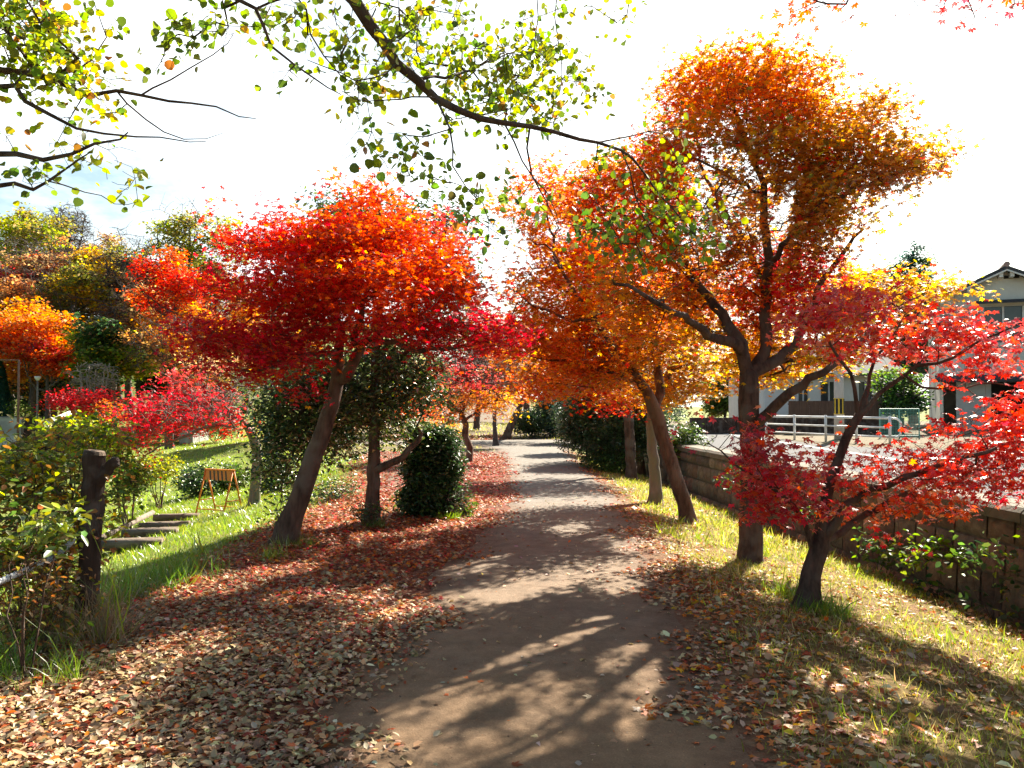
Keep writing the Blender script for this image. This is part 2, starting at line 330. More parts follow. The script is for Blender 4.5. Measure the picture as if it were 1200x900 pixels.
# ------------------------------------------------------------------ leaf templates: verts (n,3), faces
def lobed(lobes, w=.2, sh=.5):
    V = [(0, 0, 0)]; Fc = []
    for ang, ln in lobes:
        b = len(V); a = R(ang)
        for rr, off in ((sh * ln, -w), (ln, 0), (sh * ln, w)):
            x = rr * math.cos(a) - off * math.sin(a); y = rr * math.sin(a) + off * math.cos(a)
            V.append((x, y, -.22 * (x * x + y * y)))
        Fc.append((0, b, b + 1, b + 2))
    return np.array(V), Fc
T5 = lobed([(90, 1.05), (42, .95), (138, .95), (-8, .7), (188, .7)])
T3 = lobed([(90, 1.05), (25, .95), (155, .95)], .27)
def oval(w, l=1.0, fold=.12, mid=.35, mid2=.75, w2=.8):
    V = np.array([(0, 0, 0), (w, mid * l, fold), (w * w2, mid2 * l, fold * .8), (0, l, -.08), (-w * w2, mid2 * l, fold * .8), (-w, mid * l, fold)])
    return V, [(0, 1, 2, 3), (0, 3, 4, 5)]
TR = (np.array([(0, 0, 0), (.3, .06, .06), (.5, .34, .11), (.4, .74, .09), (0, 1.04, -.05), (-.4, .74, .09), (-.5, .34, .11), (-.3, .06, .06)]), [(0, 1, 2, 3, 4), (0, 4, 5, 6, 7)])      # round leaf
TE = oval(.22, 1.0, .07, .35, .75, .75)    # narrow oval leaf
TQ = (np.array([(-.5, -.4, 0), (.5, -.3, .1), (.4, .5, 0), (-.45, .45, .12)]), [(0, 1, 2, 3)])
TF = oval(.32, 1.1, .09, .3, .68, .8)
TG = (np.array([(-.055, 0, 0), (.055, 0, 0), (.035, .55, .1), (-.035, .55, .1), (0, 1, .38)]), [(0, 1, 2, 3), (3, 2, 4)])

def norm(v): return v / np.maximum(np.linalg.norm(v, axis=-1, keepdims=True), 1e-9)
def scatter(P, S, C, tpl, tilt=.45, droop=.35, up=None, Y=None):
    """leaf V, face indices, counts, colours"""
    n = len(P); T, Fc = tpl
    if Y is None:
        yaw = rng.uniform(0, 2 * PI, n)
        Y = np.stack([np.cos(yaw), np.sin(yaw), -np.abs(rng.normal(0, 1, n)) * droop], 1)
    Y = norm(Y)
    Nn = np.stack([rng.normal(0, tilt, n), rng.normal(0, tilt, n), np.ones(n)], 1) if up is None else up
    Nn = Nn - (Nn * Y).sum(1, keepdims=True) * Y; Nn = norm(Nn)
    X = np.cross(Y, Nn)
    k = len(T)
    zc = T[:, 2][None, :, None] * rng.uniform(.1, 1.9, (n, 1, 1))
    V = P[:, None, :] + S[:, None, None] * (T[:, 0][None, :, None] * X[:, None, :] + T[:, 1][None, :, None] * Y[:, None, :] + zc * Nn[:, None, :])
    flat = np.concatenate([np.array(f) for f in Fc]); cn = np.array([len(f) for f in Fc])
    FI = (np.arange(n)[:, None] * k + flat[None, :]).ravel()
    return V.reshape(-1, 3), FI, np.tile(cn, n), np.repeat(C, k, 0)
def merge(parts):
    V = []; Fi = []; Cn = []; Cc = []; b = 0
    for v, f, c, col in parts:
        V.append(v); Fi.append(f + b); Cn.append(c); Cc.append(col); b += len(v)
    return np.concatenate(V), np.concatenate(Fi), np.concatenate(Cn), np.concatenate(Cc)
def vary(c, n, hv=.12, vv=.3):
    """colour variation of single leaves"""
    c = np.asarray(c, float)
    f = np.exp(rng.normal(0, vv, (n, 1))); h = np.exp(rng.normal(0, hv, (n, 3)))
    return np.clip(c * f * h, .002, .7)

# ------------------------------------------------------------------ branch skeletons
class Skel:
    def __init__(s): s.P = []; s.par = []; s.r = []; s.lvl = []
    def add(s, p, par, r, lvl=0):
        s.P.append(np.asarray(p, float)); s.par.append(par); s.r.append(r); s.lvl.append(lvl); return len(s.P) - 1
    def limb(s, pts, rads, root=False, step=.12, wob=.02):
        pts = [np.asarray(p, float) for p in pts]
        if root: prev = -1
        else:
            A = np.array(s.P); j = int(np.argmin(((A - pts[0]) ** 2).sum(1))); prev = j; pts[0] = A[j]
        k = len(pts)
        rads = list(np.interp(np.linspace(0, 1, k), np.linspace(0, 1, len(rads)), rads))
        for i in range(k - 1):
            p0, p1, p2, p3 = pts[max(i - 1, 0)], pts[i], pts[i + 1], pts[min(i + 2, k - 1)]
            n = max(2, int(np.linalg.norm(p2 - p1) / step))
            for q in range(0 if (root and i == 0) else 1, n + 1):
                t = q / n
                p = .5 * ((2 * p1) + (p2 - p0) * t + (2 * p0 - 5 * p1 + 4 * p2 - p3) * t * t + (3 * p1 - p0 - 3 * p2 + p3) * t ** 3)
                if wob and not (root and i == 0 and q == 0): p = p + rng.normal(0, wob, 3) * (1 if q < n else .3)
                prev = s.add(p, prev, rads[i] * (1 - t) + rads[i + 1] * t)
        return prev
    def grow(s, targets, step=.15, up=.35, wob=.035, sag=.1):
        """tie every clump to the skeleton"""
        T = np.asarray(targets, float)
        A = np.array(s.P)
        d0 = np.sqrt(((T[:, None, :] - A[None, ::3, :]) ** 2).sum(2)).min(1)
        ends = np.zeros(len(T), int)
        zmin = A[0, 2] + .25 * (T[:, 2].max() - A[0, 2]) * .5
        arr = np.zeros((len(A) + len(T) * 60, 3)); n = len(A); arr[:n] = A
        for i in np.argsort(d0):
            t = T[i]; D = t - arr[:n]
            dist = np.sqrt((D ** 2).sum(1))
            cost = dist + up * np.clip(-D[:, 2], 0, None) + 3 * np.clip(zmin - arr[:n, 2], 0, None)
            j = int(np.argmin(cost)); p0 = arr[j]; L = dist[j]
            k = max(1, min(40, int(L / step)))
            pd = p0 - s.P[s.par[j]] if s.par[j] >= 0 else np.array((0, 0, 1.))
            pd = pd / (np.linalg.norm(pd) + 1e-9)
            mid = p0 + (t - p0) * .45 + pd * L * .18 + np.array((0, 0, sag * L)) + rng.normal(0, .06, 3) * L
            prev = j
            for q in range(1, k + 1):
                u = q / k
                p = (1 - u) ** 2 * p0 + 2 * u * (1 - u) * mid + u * u * t
                if q < k: p = p + rng.normal(0, wob, 3) * min(1, L)
                prev = s.add(p, prev, 0, 1)
                arr[n] = p; n += 1
            ends[i] = prev
        return ends
    def twigs(s, ends, n=3, ln=.25, drop=.0):
        out = []
        for e in ends:
            p0 = s.P[e]; base = p0 - s.P[s.par[e]] if s.par[e] >= 0 else np.array((0, 0, 1.)); base = base / (np.linalg.norm(base) + 1e-9)
            for _ in range(n):
                d = base * .6 + rng.normal(0, .6, 3) * np.array((1, 1, .5)); d[2] -= drop; d = d / np.linalg.norm(d)
                l = ln * rng.uniform(.5, 1.2)
                a = s.add(p0 + d * l * .5 + rng.normal(0, .02, 3), e, 0, 2); b = s.add(p0 + d * l + np.array((0, 0, -.1 * l)), a, 0, 2); out.append(b)
        return out
    def finish(s, r0=.0035, ex=.44):
        n = len(s.P); cnt = np.zeros(n); hasc = np.zeros(n, bool)
        for i in range(n):
            if s.par[i] >= 0: hasc[s.par[i]] = True
        for i in range(n - 1, -1, -1):
            if not hasc[i]: cnt[i] = 1
            if s.par[i] >= 0: cnt[s.par[i]] += cnt[i]
        s.R = np.maximum(np.array(s.r), r0 * cnt ** ex * np.where(np.array(s.lvl) == 0, .6, 1))
        # a grown branch is never thicker than what carries it
        for i in range(n):
            if s.par[i] >= 0 and s.lvl[i] > 0: s.R[i] = min(s.R[i], s.R[s.par[i]] * .92)
    def mesh(s, name, flare=0.0, lump=.07):
        n = len(s.P); P = np.array(s.P); print(n, max(s.par), [i for i in range(n) if s.par[i]>=i][:5], flush=True) if DBG else 0; ch = [[] for _ in range(n)]
        for i in range(n):
            if s.par[i] >= 0: ch[s.par[i]].append(i)
        V = []; Fi = []; Cn = []; b = 0
        stack = [(0, None)]
        while stack:
            st, par = stack.pop()
            chain = [st]; cur = st
            while ch[cur]:
                m = max(ch[cur], key=lambda c: s.R[c])
                for c in ch[cur]:
                    if c != m: stack.append((c, cur))
                cur = m; chain.append(cur)
            pts = P[chain]; rr = s.R[chain].copy()
            if par is not None:
                pts = np.vstack([P[par][None], pts]); rr = np.concatenate([[min(rr[0] * 1.1, s.R[par])], rr])
            if len(pts) < 2: continue
            if par is None and flare:
                h = np.linalg.norm(pts - pts[0], axis=1); rr = rr * (1 + flare * np.exp(-h / (rr[0] * 1.6)))
            m = 14 if rr[0] > .07 else 8 if rr[0] > .025 else 5 if rr[0] > .01 else 3
            T = np.gradient(pts, axis=0); T = norm(T)
            a = np.cross(T[0], (0.3, .9, .1)); a = a / (np.linalg.norm(a) + 1e-9); k = len(pts); An = np.zeros((k, 3))
            for i in range(k):
                a = a - T[i] * a.dot(T[i]); a = a / (np.linalg.norm(a) + 1e-9); An[i] = a
            Bn = np.cross(T, An); q = np.arange(m) / m * 2 * PI
            rl = rr[:, None] * np.ones((1, m))
            if m >= 8 and lump:
                ph = rng.uniform(0, 6, 4); hh = np.cumsum(np.concatenate([[0], np.linalg.norm(np.diff(pts, axis=0), axis=1)]))
                rl = rl * (1 + lump * np.sin(2 * q[None] + ph[0] + 2.2 * hh[:, None]) + lump * .6 * np.sin(3 * q[None] + ph[1] - 3.1 * hh[:, None]) + .6 * lump * np.sin(5 * q[None] + ph[3]) + lump * .4 * np.sin(ph[2] + 9 * hh[:, None] + q[None]) + rng.normal(0, lump * .25, (k, m)))
            if par is None and flare and m >= 8:
                rl = rl * (1 + .42 * np.exp(-hh[:, None] / .16) * np.clip(np.sin(2.5 * q[None] + ph[1]) + .4 * np.sin(5 * q[None] + ph[2]), -.2, 1))
                for _ in range(4):
                    kq, kh = rng.uniform(0, 2 * PI), rng.uniform(.3, max(.4, hh[-1] * .7))
                    dq = np.angle(np.exp(1j * (q[None] - kq))); rl = rl * (1 + rng.uniform(.08, .22) * np.exp(-(dq / .5) ** 2 - ((hh[:, None] - kh) / .09) ** 2))
            ring = pts[:, None, :] + rl[:, :, None] * (An[:, None, :] * np.cos(q)[None, :, None] + Bn[:, None, :] * np.sin(q)[None, :, None])
            V.append(ring.reshape(-1, 3))
            i = np.arange(k - 1)[:, None] * m; j = np.arange(m)[None]
            qd = np.stack([i + j, i + (j + 1) % m, i + m + (j + 1) % m, i + m + j], 2).reshape(-1, 4) + b
            Fi.append(qd.ravel()); Cn.append(np.full(len(qd), 4)); b += k * m
            cap = np.arange(m) + b - m
            Fi.append(cap); Cn.append(np.array([m]))
        return np_mesh(name, np.concatenate(V), np.concatenate(Fi), np.concatenate(Cn), smooth=True)

# linear leaf colours
K = dict(crim=(.58, .018, .03), dcrim=(.46, .015, .026), red=(.66, .026, .016), ored=(.7, .085, .014), org=(.7, .23, .016), dorg=(.68, .17, .014),
         gold=(.7, .37, .018), bgold=(.42, .185, .022), brn=(.38, .17, .045), pink=(.55, .07, .07), yel=(.68, .5, .03), yg=(.29, .33, .02), lg=(.16, .235, .022),
         grn=(.09, .15, .025), dgrn=(.038, .078, .024), olv=(.2, .19, .035), bluegrn=(.02, .07, .05), tan=(.36, .24, .13), peach=(.5, .22, .08), dull=(.48, .3, .14), grey=(.3, .22, .16))

def blob_targets(blobs, spacing, shell=.35):
    """clump centres in blobs given as (px, py, rx, ry, d, rd, colour[, weight]) -> points, colour names"""
    P = []; C = []
    for bl in blobs:
        px, py, rx, ry, d, rd, c = bl[:7]; w = bl[7] if len(bl) > 7 else 1.0
        o = at(px, py, d); ax = rx * d / F; az = ry * d / F
        n = max(3, int(w * 4.19 * ax * az * rd / spacing ** 3))
        u = norm(rng.normal(0, 1, (n, 3))) * (rng.uniform(0, 1, (n, 1)) ** (1 / 3 * (1 - shell) + .12))
        P.append(o + u * np.array((ax, rd, az))); C += [c] * n
    return np.concatenate(P), C
def thin(P, C, dmin):
    keep = []; A = np.zeros((len(P), 3)); n = 0
    for i in rng.permutation(len(P)):
        if n == 0 or ((A[:n] - P[i]) ** 2).sum(1).min() > dmin * dmin:
            A[n] = P[i]; n += 1; keep.append(i)
    return P[keep], [C[i] for i in keep]

SUN_AZ, SUN_EL = 27.0, 36.0
SUNV = np.array((math.sin(R(SUN_AZ)) * math.cos(R(SUN_EL)), math.cos(R(SUN_AZ)) * math.cos(R(SUN_EL)), math.sin(R(SUN_EL))))
OPEN = [(480, 850, .2), (540, 815, .2), (600, 780, .18), (640, 860, .26), (575, 880, .25), (690, 740, .18), (740, 775, .26), (755, 800, .2), (545, 668, .28), (580, 655, .2), (745, 640, .3), (725, 690, .22), (660, 760, .15), (700, 830, .16),
        (1000, 705, .3), (1060, 745, .3), (1130, 765, .35), (1060, 810, .28), (975, 800, .22), (1160, 830, .32), (1110, 870, .26), (895, 765, .2), (860, 700, .25), (1010, 860, .25), (930, 850, .2), (840, 660, .3), (900, 700, .3), (1180, 740, .3), (250, 690, .4), (330, 670, .3), (480, 640, .25), (470, 720, .2), (520, 610, .2), (640, 590, .3), (690, 570, .3), (670, 620, .25)]
OPEN += [(1090, 790, .3), (1030, 770, .3), (1140, 700, .3), (950, 690, .3), (1180, 790, .3), (1060, 690, .3), (990, 750, .3), (830, 630, .3), (870, 640, .3), (350, 700, .3), (200, 760, .3), (420, 700, .3), (600, 700, .16), (640, 820, .2), (500, 890, .24)]
for p_, q_ in (((700, 730), (470, 835)), ((745, 762), (545, 895)), ((650, 688), (535, 702)), ((765, 785), (735, 865)), ((630, 800), (420, 890))):
    OPEN += [(p_[0] + (q_[0] - p_[0]) * u / 6, p_[1] + (q_[1] - p_[1]) * u / 6, .105) for u in range(7)]
OPEN = [(hit(a, b), r * (.6 if a > 800 else 1.0)) for a, b, r in OPEN]
def open_to_sun(P):
    k = np.ones(len(P), bool)
    for o, r in OPEN:
        D = P - o; t = D @ SUNV; q = D - t[:, None] * SUNV
        k &= ~(((q ** 2).sum(1) < (r * np.exp(.25 * np.sin(7 * P[:, 0] + 5 * P[:, 2]))) ** 2) & (rng.uniform(0, 1, len(P)) < .93))
    return k
def crown(name, T, C, per, size, tpl, mat, parent, sx=.22, sz=.09, tilt=.45, droop=.35, mixes=None, vv=.28, hv=.1, outward=None):
    parts_P = []; parts_C = []
    for t, c in zip(T, C):
        n = max(2, int(per * rng.uniform(.6, 1.4)))
        g = np.clip(rng.normal(0, 1, (n, 3)), -1.7, 1.7) * np.array((sx, sx, sz))
        tl = rng.normal(0, .25, 2)
        g[:, 2] += g[:, 0] * tl[0] + g[:, 1] * tl[1]
        parts_P.append(t + g)
        base = np.array(K[c] if isinstance(c, str) else c) * np.exp(rng.normal(0, .13)) * np.exp(rng.normal(0, .07, 3))
        cc = vary(base, n, hv, vv)
        if mixes:
            for nm, pr in mixes:
                mk = rng.uniform(0, 1, n) < pr
                if mk.any(): cc[mk] = vary(K[nm], int(mk.sum()), hv, vv)
        parts_C.append(cc)
    P = np.concatenate(parts_P); Cc = np.concatenate(parts_C)
    if P[:, 1].min() < 16: kp = open_to_sun(P); P = P[kp]; Cc = Cc[kp]
    n = len(P)
    S = size * rng.uniform(.65, 1.25, n)
    V, Fi, Cn, Co = scatter(P, S, Cc, tpl, tilt, droop)
    return link(name, np_mesh(name, V, Fi, Cn, Co), mat, parent)

def tree(name, label, limbs, blobs, bark, leafmat, tpl, per, size, spacing=.42, group=None, dmin=.2, sx=.22, sz=.09, twn=3, twl=.25, r0=.0035, flare=.35, extra_bare=None,
         mixes=None, tilt=.45, droop=.35, up=.35, cat='tree', wob=.02, sag=.1, step=.15, vv=.28, lump=.07, ex=.44, tname='trunk', cname='crown', skip=0.0, drop=0, k=.58, rs=.82, gap=0.0, fq=5.2):
    t = thing(name, label, cat, group)
    sk = Skel()
    for i, (pts, rads) in enumerate(limbs): sk.limb(pts, [q * rs for q in rads], root=(i == 0), wob=wob if i else wob * .4)
    T, C = blob_targets(blobs, spacing * k); T, C = thin(T, C, dmin * k)
    if gap:
        ph = rng.uniform(0, 6, 3)
        v = 1.3 * np.sin(T[:, 2] * fq * 2.1 + 1.3 * np.sin(T[:, 0] * 1.9 + ph[0]) + 1.3 * np.sin(T[:, 1] * 1.7 + ph[1])) + .8 * np.sin(T[:, 0] * fq * .8 + ph[2]) + .8 * np.sin(T[:, 1] * fq * .7 + ph[0] + T[:, 2])
        kp = np.where(v > np.quantile(v, gap))[0]; T = T[kp]; C = [C[i] for i in kp]
    ends = sk.grow(T, up=up, sag=sag, step=step)
    if extra_bare:
        B, _ = blob_targets(extra_bare, spacing * .7); e2 = sk.grow(B, up=up, sag=sag, step=step); sk.twigs(e2, 4, twl * 1.6)
    if twn: sk.twigs(ends, twn, twl, drop)
    sk.finish(r0, ex)
    link(tname, sk.mesh(tname, flare, lump), bark, t)
    if skip:
        kp = [i for i in range(len(T)) if rng.uniform() > skip]; T = T[kp]; C = [C[i] for i in kp]
    crown(cname, T, C, per, size, tpl, leafmat, t, sx, sz, tilt, droop, mixes, vv)
    print('TREE', len(T), len(T)*per, label[:50], flush=True) if DBG else 0
    return t
def pl(pts, d0=None):
    """pixel polyline -> points"""
    return [at(p[0], p[1], p[2] if len(p) > 2 else d0) for p in pts]
def sink(p, dz=.06): p = np.array(p); p[2] -= dz; return p

# ================================================================== SETTING
def make_ground():
    ys = np.concatenate([np.arange(-14, 1, 1.0), np.arange(1, 22, .22), np.arange(22, 50, .7), np.arange(50, 130, 4), np.array([140, 160, 190, 240, 320, 420, 600])])
    xl = np.concatenate([np.array([-500, -320, -200, -140, -100, -75, -58]), np.arange(-46, -14, 2.0), np.arange(-14, -6, .5), np.arange(-6, -.001, .18)])
    tr = np.linspace(0, 1, 30)
    xr_off = np.array([.2, .26, 1, 2, 4, 7, 11, 16, 24, 36, 55, 80, 120, 200, 320, 500])
    rows = []
    for y in ys:
        wx = float(wall_x(y)); xs = np.concatenate([xl, tr * (wx + .1), wx + .1 + xr_off])
        rows.append(np.stack([xs, np.full(len(xs), y)], 1))
    G = np.array(rows); ny, nx = G.shape[:2]
    X, Y = G[..., 0], G[..., 1]; Z = gz(X, Y)
    near = (np.abs(X) < 7) & (Y < 25); Z = Z + np.where(near & (np.abs(X - .6) > 2), rng.normal(0, .006, Z.shape), 0)
    V = np.stack([X, Y, Z], 2).reshape(-1, 3)
    i = np.arange(ny - 1)[:, None] * nx; j = np.arange(nx - 1)[None]
    q = np.stack([i + j, i + j + 1, i + nx + j + 1, i + nx + j], 2).reshape(-1, 4)
    gm, lm = masks(V[:, 0], V[:, 1])
    cols = np.stack([gm, lm, np.zeros(len(V))], 1)
    return kind(link('ground', np_mesh('ground', V, q.ravel(), np.full(len(q), 4), cols, True), M['ground']), 'structure')
PATH_Y = [-6, 2, 4, 6.5, 9, 12.5, 15.7, 20, 24, 30, 34]
PATH_L = [-1.15, -1.1, -1.05, -.85, -.62, -.12, 0.0, -.1, -.2, -.5, -1.6]
PATH_R = [1.0, 1.05, 1.1, 1.3, 1.5, 1.75, 1.9, 2.0, 1.95, 2.1, 2.3]
def masks(x, y):
    """grass mask, litter mask"""
    pL = np.interp(y, PATH_Y, PATH_L); pR = np.interp(y, PATH_Y, PATH_R)
    left = x < (pL + pR) / 2
    g = np.where(left, sstep(left_x(y) + .5, left_x(y) - .5, x), sstep(pR - .2, pR + .6, x))
    edge = np.where(y < 14, left_x(y) - 1.0, np.interp(y, [14, 24], [-3.2, -2.0]))
    lit = np.where(left, sstep(edge, edge + .9, x) * sstep(29, 24, y), .42 * sstep(24, 8, y) + .25)
    lit = np.where(y > 34, .35 * sstep(44, 36, y) * (x < 3), lit)
    lit = np.where(x < left_x(y) - 1.5, 0.0, lit)
    out = (x > wall_x(y) + .1) & (y < 60); g = np.where(out, .12, g); lit = np.where(out, 0.0, lit)
    return g, lit
make_ground()

def make_path():
    yy = np.concatenate([np.arange(-6, 34.01, .25)]); L = np.interp(yy, PATH_Y, PATH_L); Rr = np.interp(yy, PATH_Y, PATH_R)
    L = L + .06 * np.sin(yy * 2.1) + .04 * np.sin(yy * 5.3 + 1); Rr = Rr + .06 * np.sin(yy * 1.7 + 2) + .04 * np.sin(yy * 4.6)
    m = 16; V = []; E = []
    for y, l, r in zip(yy, L, Rr):
        for k in range(m + 1):
            x = l + (r - l) * k / m; V.append((x, y, float(gz(x, y)) + .006 + .008 * math.sin(k / m * PI))); E.append(max(0, abs(k / m - .5) * 2 - .5) * 2)
    n = len(yy); Fc = []
    for i in range(n - 1):
        for k in range(m): a = i * (m + 1) + k; Fc.append((a, a + 1, a + m + 2, a + m + 1))
    # the cross path at the far end, running off to the left
    b = len(V); xs = np.linspace(-9, 4.5, 40); ms = 8
    for x in xs:
        w0 = 33.9 + .12 * math.sin(x); w1 = 38.6 + .25 * math.sin(x * .7)
        if x > 2.6: w0 += (x - 2.6) * .6; w1 -= (x - 2.6) * .6
        for k in range(ms + 1):
            y = w0 + (w1 - w0) * k / ms; V.append((x, y, float(gz(x, y)) + .018)); E.append(.9 if k in (0, ms) else 0)
    for i in range(len(xs) - 1):
        for k in range(ms): a = b + i * (ms + 1) + k; Fc.append((a, a + ms + 1, a + ms + 2, a + 1))
    me = bpy.data.meshes.new('path'); me.from_pydata(V, [], Fc); me.polygons.foreach_set('use_smooth', [True] * len(Fc))
    at_ = me.attributes.new('Col', 'FLOAT_COLOR', 'POINT'); at_.data.foreach_set('color', np.repeat(np.array(E, np.float32), 4))
    kind(link('path', me, M['path']), 'structure')
make_path()

# ------------------------------------------------------------------ road, wall
def strip(name, f0, f1, ys, z, mat):
    V = []; 
    for y in ys: V += [(f0(y), y, z), (f1(y), y, z)]
    Fc = [(2 * i, 2 * i + 1, 2 * i + 3, 2 * i + 2) for i in range(len(ys) - 1)]
    me = bpy.data.meshes.new(name); me.from_pydata(V, [], Fc)
    return kind(link(name, me, mat), 'structure')
ysr = list(np.linspace(-14, 60, 40))
strip('road', lambda y: float(wall_x(y)) + .5, lambda y: 9.0 + (0 if y < 20 else (y - 20) * .02) + (8 * float(sstep(24, 16, y))), ysr, .492, M['asphalt'])
strip('road_marking', lambda y: 8.15 + .028 * (y - 18), lambda y: 8.15 + .028 * (y - 18) + .14, list(np.linspace(14, 55, 20)), .497, M['line'])
strip('road_marking', lambda y: float(wall_x(y)) + .82, lambda y: float(wall_x(y)) + .96, list(np.linspace(-8, 55, 20)), .497, M['line'])

def stone_wall():
    t = thing('retaining_wall', 'low brown stone block retaining wall with a concrete cap below the road', 'stone wall')
    V = []; Fi = []; Cn = []; Cc = []; b = 0
    rows = [(-.85, -.5), (-.5, -.15), (-.15, .2), (.2, .46)]
    for ri, (z0, z1) in enumerate(rows):
        y = -8 + rng.uniform(0, .3)
        while y < 46:
            w = rng.uniform(.34, .62); g = .014
            n = 5; c = np.array((.2, .15, .11)) * math.exp(rng.normal(0, .22)) * np.exp(rng.normal(0, .07, 3))
            grid = []
            for a in range(n):
                for e in range(n):
                    u = a / (n - 1); v = e / (n - 1)
                    yy = y + g + (w - 2 * g) * u; zz = z0 + g + (z1 - z0 - 2 * g) * v
                    ed = min(u, 1 - u, v, 1 - v)
                    out = (.0 if ed < .01 else .05) + (rng.normal(0, .009) if ed > .01 else 0)
                    lean = (zz + .85) * .06
                    grid.append((float(wall_x(yy)) - .02 - out + lean, yy, zz))
            V += grid
            for a in range(n - 1):
                for e in range(n - 1):
                    k = b + a * n + e; Fi += [k, k + n, k + n + 1, k + 1]; Cn.append(4)
            Cc += [c] * (n * n); b += n * n
            y += w
    link('stonework', np_mesh('stonework', np.array(V), np.array(Fi), np.array(Cn), np.array(Cc), True), M['stone'], t)
    mb = MB()          # mortar backing
    for y0 in np.arange(-8, 46, 3.0):
        a, c = float(wall_x(y0)), float(wall_x(y0 + 3))
        x = [(a + .0, y0, -1.0), (a + .45, y0, -1.0), (a + .45, y0, .46), (a + .085, y0, .46), (c + .0, y0 + 3, -1.0), (c + .45, y0 + 3, -1.0), (c + .45, y0 + 3, .46), (c + .085, y0 + 3, .46)]
        mb.add(x, [(0, 1, 2, 3), (4, 7, 6, 5), (0, 3, 7, 4), (1, 5, 6, 2), (3, 2, 6, 7)])
    mb.build('mortar', M['earth'], t)
    cp = MB()
    for i, y0 in enumerate(np.arange(-8, 46, 1.8)):
        a, c = float(wall_x(y0)), float(wall_x(y0 + 1.79))
        w = .5; e = rng.uniform(-.008, .008); zt = .615 + e
        x = [(a - .02, y0, .462), (a + w, y0, .462), (a + w, y0, zt), (a + .03, y0, zt), (a - .02, y0, zt - .05),
             (c - .02, y0 + 1.79, .462), (c + w, y0 + 1.79, .462), (c + w, y0 + 1.79, zt), (c + .03, y0 + 1.79, zt), (c - .02, y0 + 1.79, zt - .05)]
        cp.add(x, [(0, 1, 2, 3, 4), (9, 8, 7, 6, 5), (0, 5, 6, 1), (1, 6, 7, 2), (2, 7, 8, 3), (3, 8, 9, 4), (4, 9, 5, 0)])
    cp.build('cap', M['capstone'], t)
stone_wall()

# ------------------------------------------------------------------ guard rail, pole, fences, houses
def guard_rail(label, pts):
    t = thing('guard_rail', label, 'guard rail')
    pts = [Vector(p) for p in pts]
    for z in (.22, .5, .78):
        m = MB(); m.tube([p + Vector((0, 0, z)) for p in pts], .028 if z < .7 else .036, 8); m.build('rail', M['white_metal'], t, smooth=True)
    for i in range(len(pts) - 1):
        n = max(1, round((pts[i + 1] - pts[i]).length / 1.35))
        for k in range(n + (i == len(pts) - 2)):
            p = pts[i].lerp(pts[i + 1], k / n)
            MB().tube([p + Vector((0, 0, -.05)), p + Vector((0, 0, .84))], .04, 8).build('post', M['white_metal'], t, smooth=True)
    e = pts[-1]; m = MB(); m.tube([e + Vector((0, 0, .78)), e + Vector((.2, -.03, .76)), e + Vector((.3, -.05, .66)), e + Vector((.3, -.05, .32)), e + Vector((.2, -.03, .22)), e + Vector((0, 0, .22))], .03, 8); m.build('end_loop', M['white_metal'], t, smooth=True)
    return t
def rp(px, py, z=.492):
    r = ray(px, py); k = (z - CAMH) / r[2]; return (r[0] * k, r[1] * k, z)
a = rp(898, 513); bq = rp(1043, 521)
guard_rail('white three-bar pipe guard rail across the road in front of the brown fence', [a, ((a[0] + bq[0]) / 2, (a[1] + bq[1]) / 2 - .3, .492), bq])

def utility_pole():
    t = thing('utility_pole', 'grey concrete utility pole with a yellow and black band behind the guard rail', 'utility pole')
    p = Vector(rp(983, 516)); p.y += 1.2; p.x += .5
    MB().tube([p + Vector((0, 0, -.1)), p + Vector((0, 0, 4.5))], [.17, .14], 16).build('shaft', M['pole'], t, smooth=True)
    bd = MB()
    for k in range(8):
        q = PI * 2 * k / 8
        if k % 2: continue
    MB().tube([p + Vector((0, 0, .85)), p + Vector((0, 0, 1.4))], [.176, .174], 16, cap=False).build('warning_band', M['yellow'], t, smooth=True)
    st = MB()
    for k in range(8):
        q = 2 * PI * k / 8
        vs = []
        for z in (.87, 1.38):
            for dq in (-.24, 0, .24): vs.append(p + Vector((math.cos(q + dq) * .18, math.sin(q + dq) * .18, z)))
        st.add(vs, [(0, 1, 4, 3), (1, 2, 5, 4)])
    st.build('black_stripes', M['black'], t)
utility_pole()

def board_fence():
    t = thing('board_fence', 'dark brown vertical board fence beyond the white guard rail', 'fence')
    x0, x1, y = at(924, 480, 33)[0], at(1030, 480, 33)[0], 33.0
    m = MB(); x = x0
    while x < x1:
        m.box((x + .07, y + rng.uniform(-.006, .006), 1.47), (.132, .025, .72)); x += .14
    m.build('boards', M['brownboard'], t)
    MB().box(((x0 + x1) / 2, y + .04, 1.7), (x1 - x0, .05, .07)).box(((x0 + x1) / 2, y + .04, 1.25), (x1 - x0, .05, .07)).build('cross_bar', M['brownboard'], t)
    MB().box(((x0 + x1) / 2 - 1.5, y + .06, .78), (x1 - x0 + 5, .2, .74)).build('base_wall', M['post'], t)
board_fence()
def mesh_fence():
    t = thing('mesh_fence', 'pale green wire mesh fence panel right of the brown board fence', 'fence')
    x0, x1, y, z0, z1 = at(1031, 490, 29)[0], at(1077, 490, 29)[0], 29.0, .5, 1.52
    fr = MB()
    for x in (x0, (x0 + x1) / 2, x1): fr.tube([(x, y, z0 - .1), (x, y, z1)], .025, 8)
    for z in (z0 + .06, z1): fr.tube([(x0, y, z), (x1, y, z)], .02, 8)
    fr.build('frame', M['greenfence'], t)
    w = MB(); n = int((x1 - x0) / .055)
    for k in range(n): xx = x0 + k * .055; w.tube([(xx, y, z0), (xx, y, z1)], .0045, 4, False)
    for k in range(18): zz = z0 + k * .056; w.tube([(x0, y, zz), (x1, y, zz)], .0045, 4, False)
    w.build('wire_mesh', M['greenfence'], t)
mesh_fence()

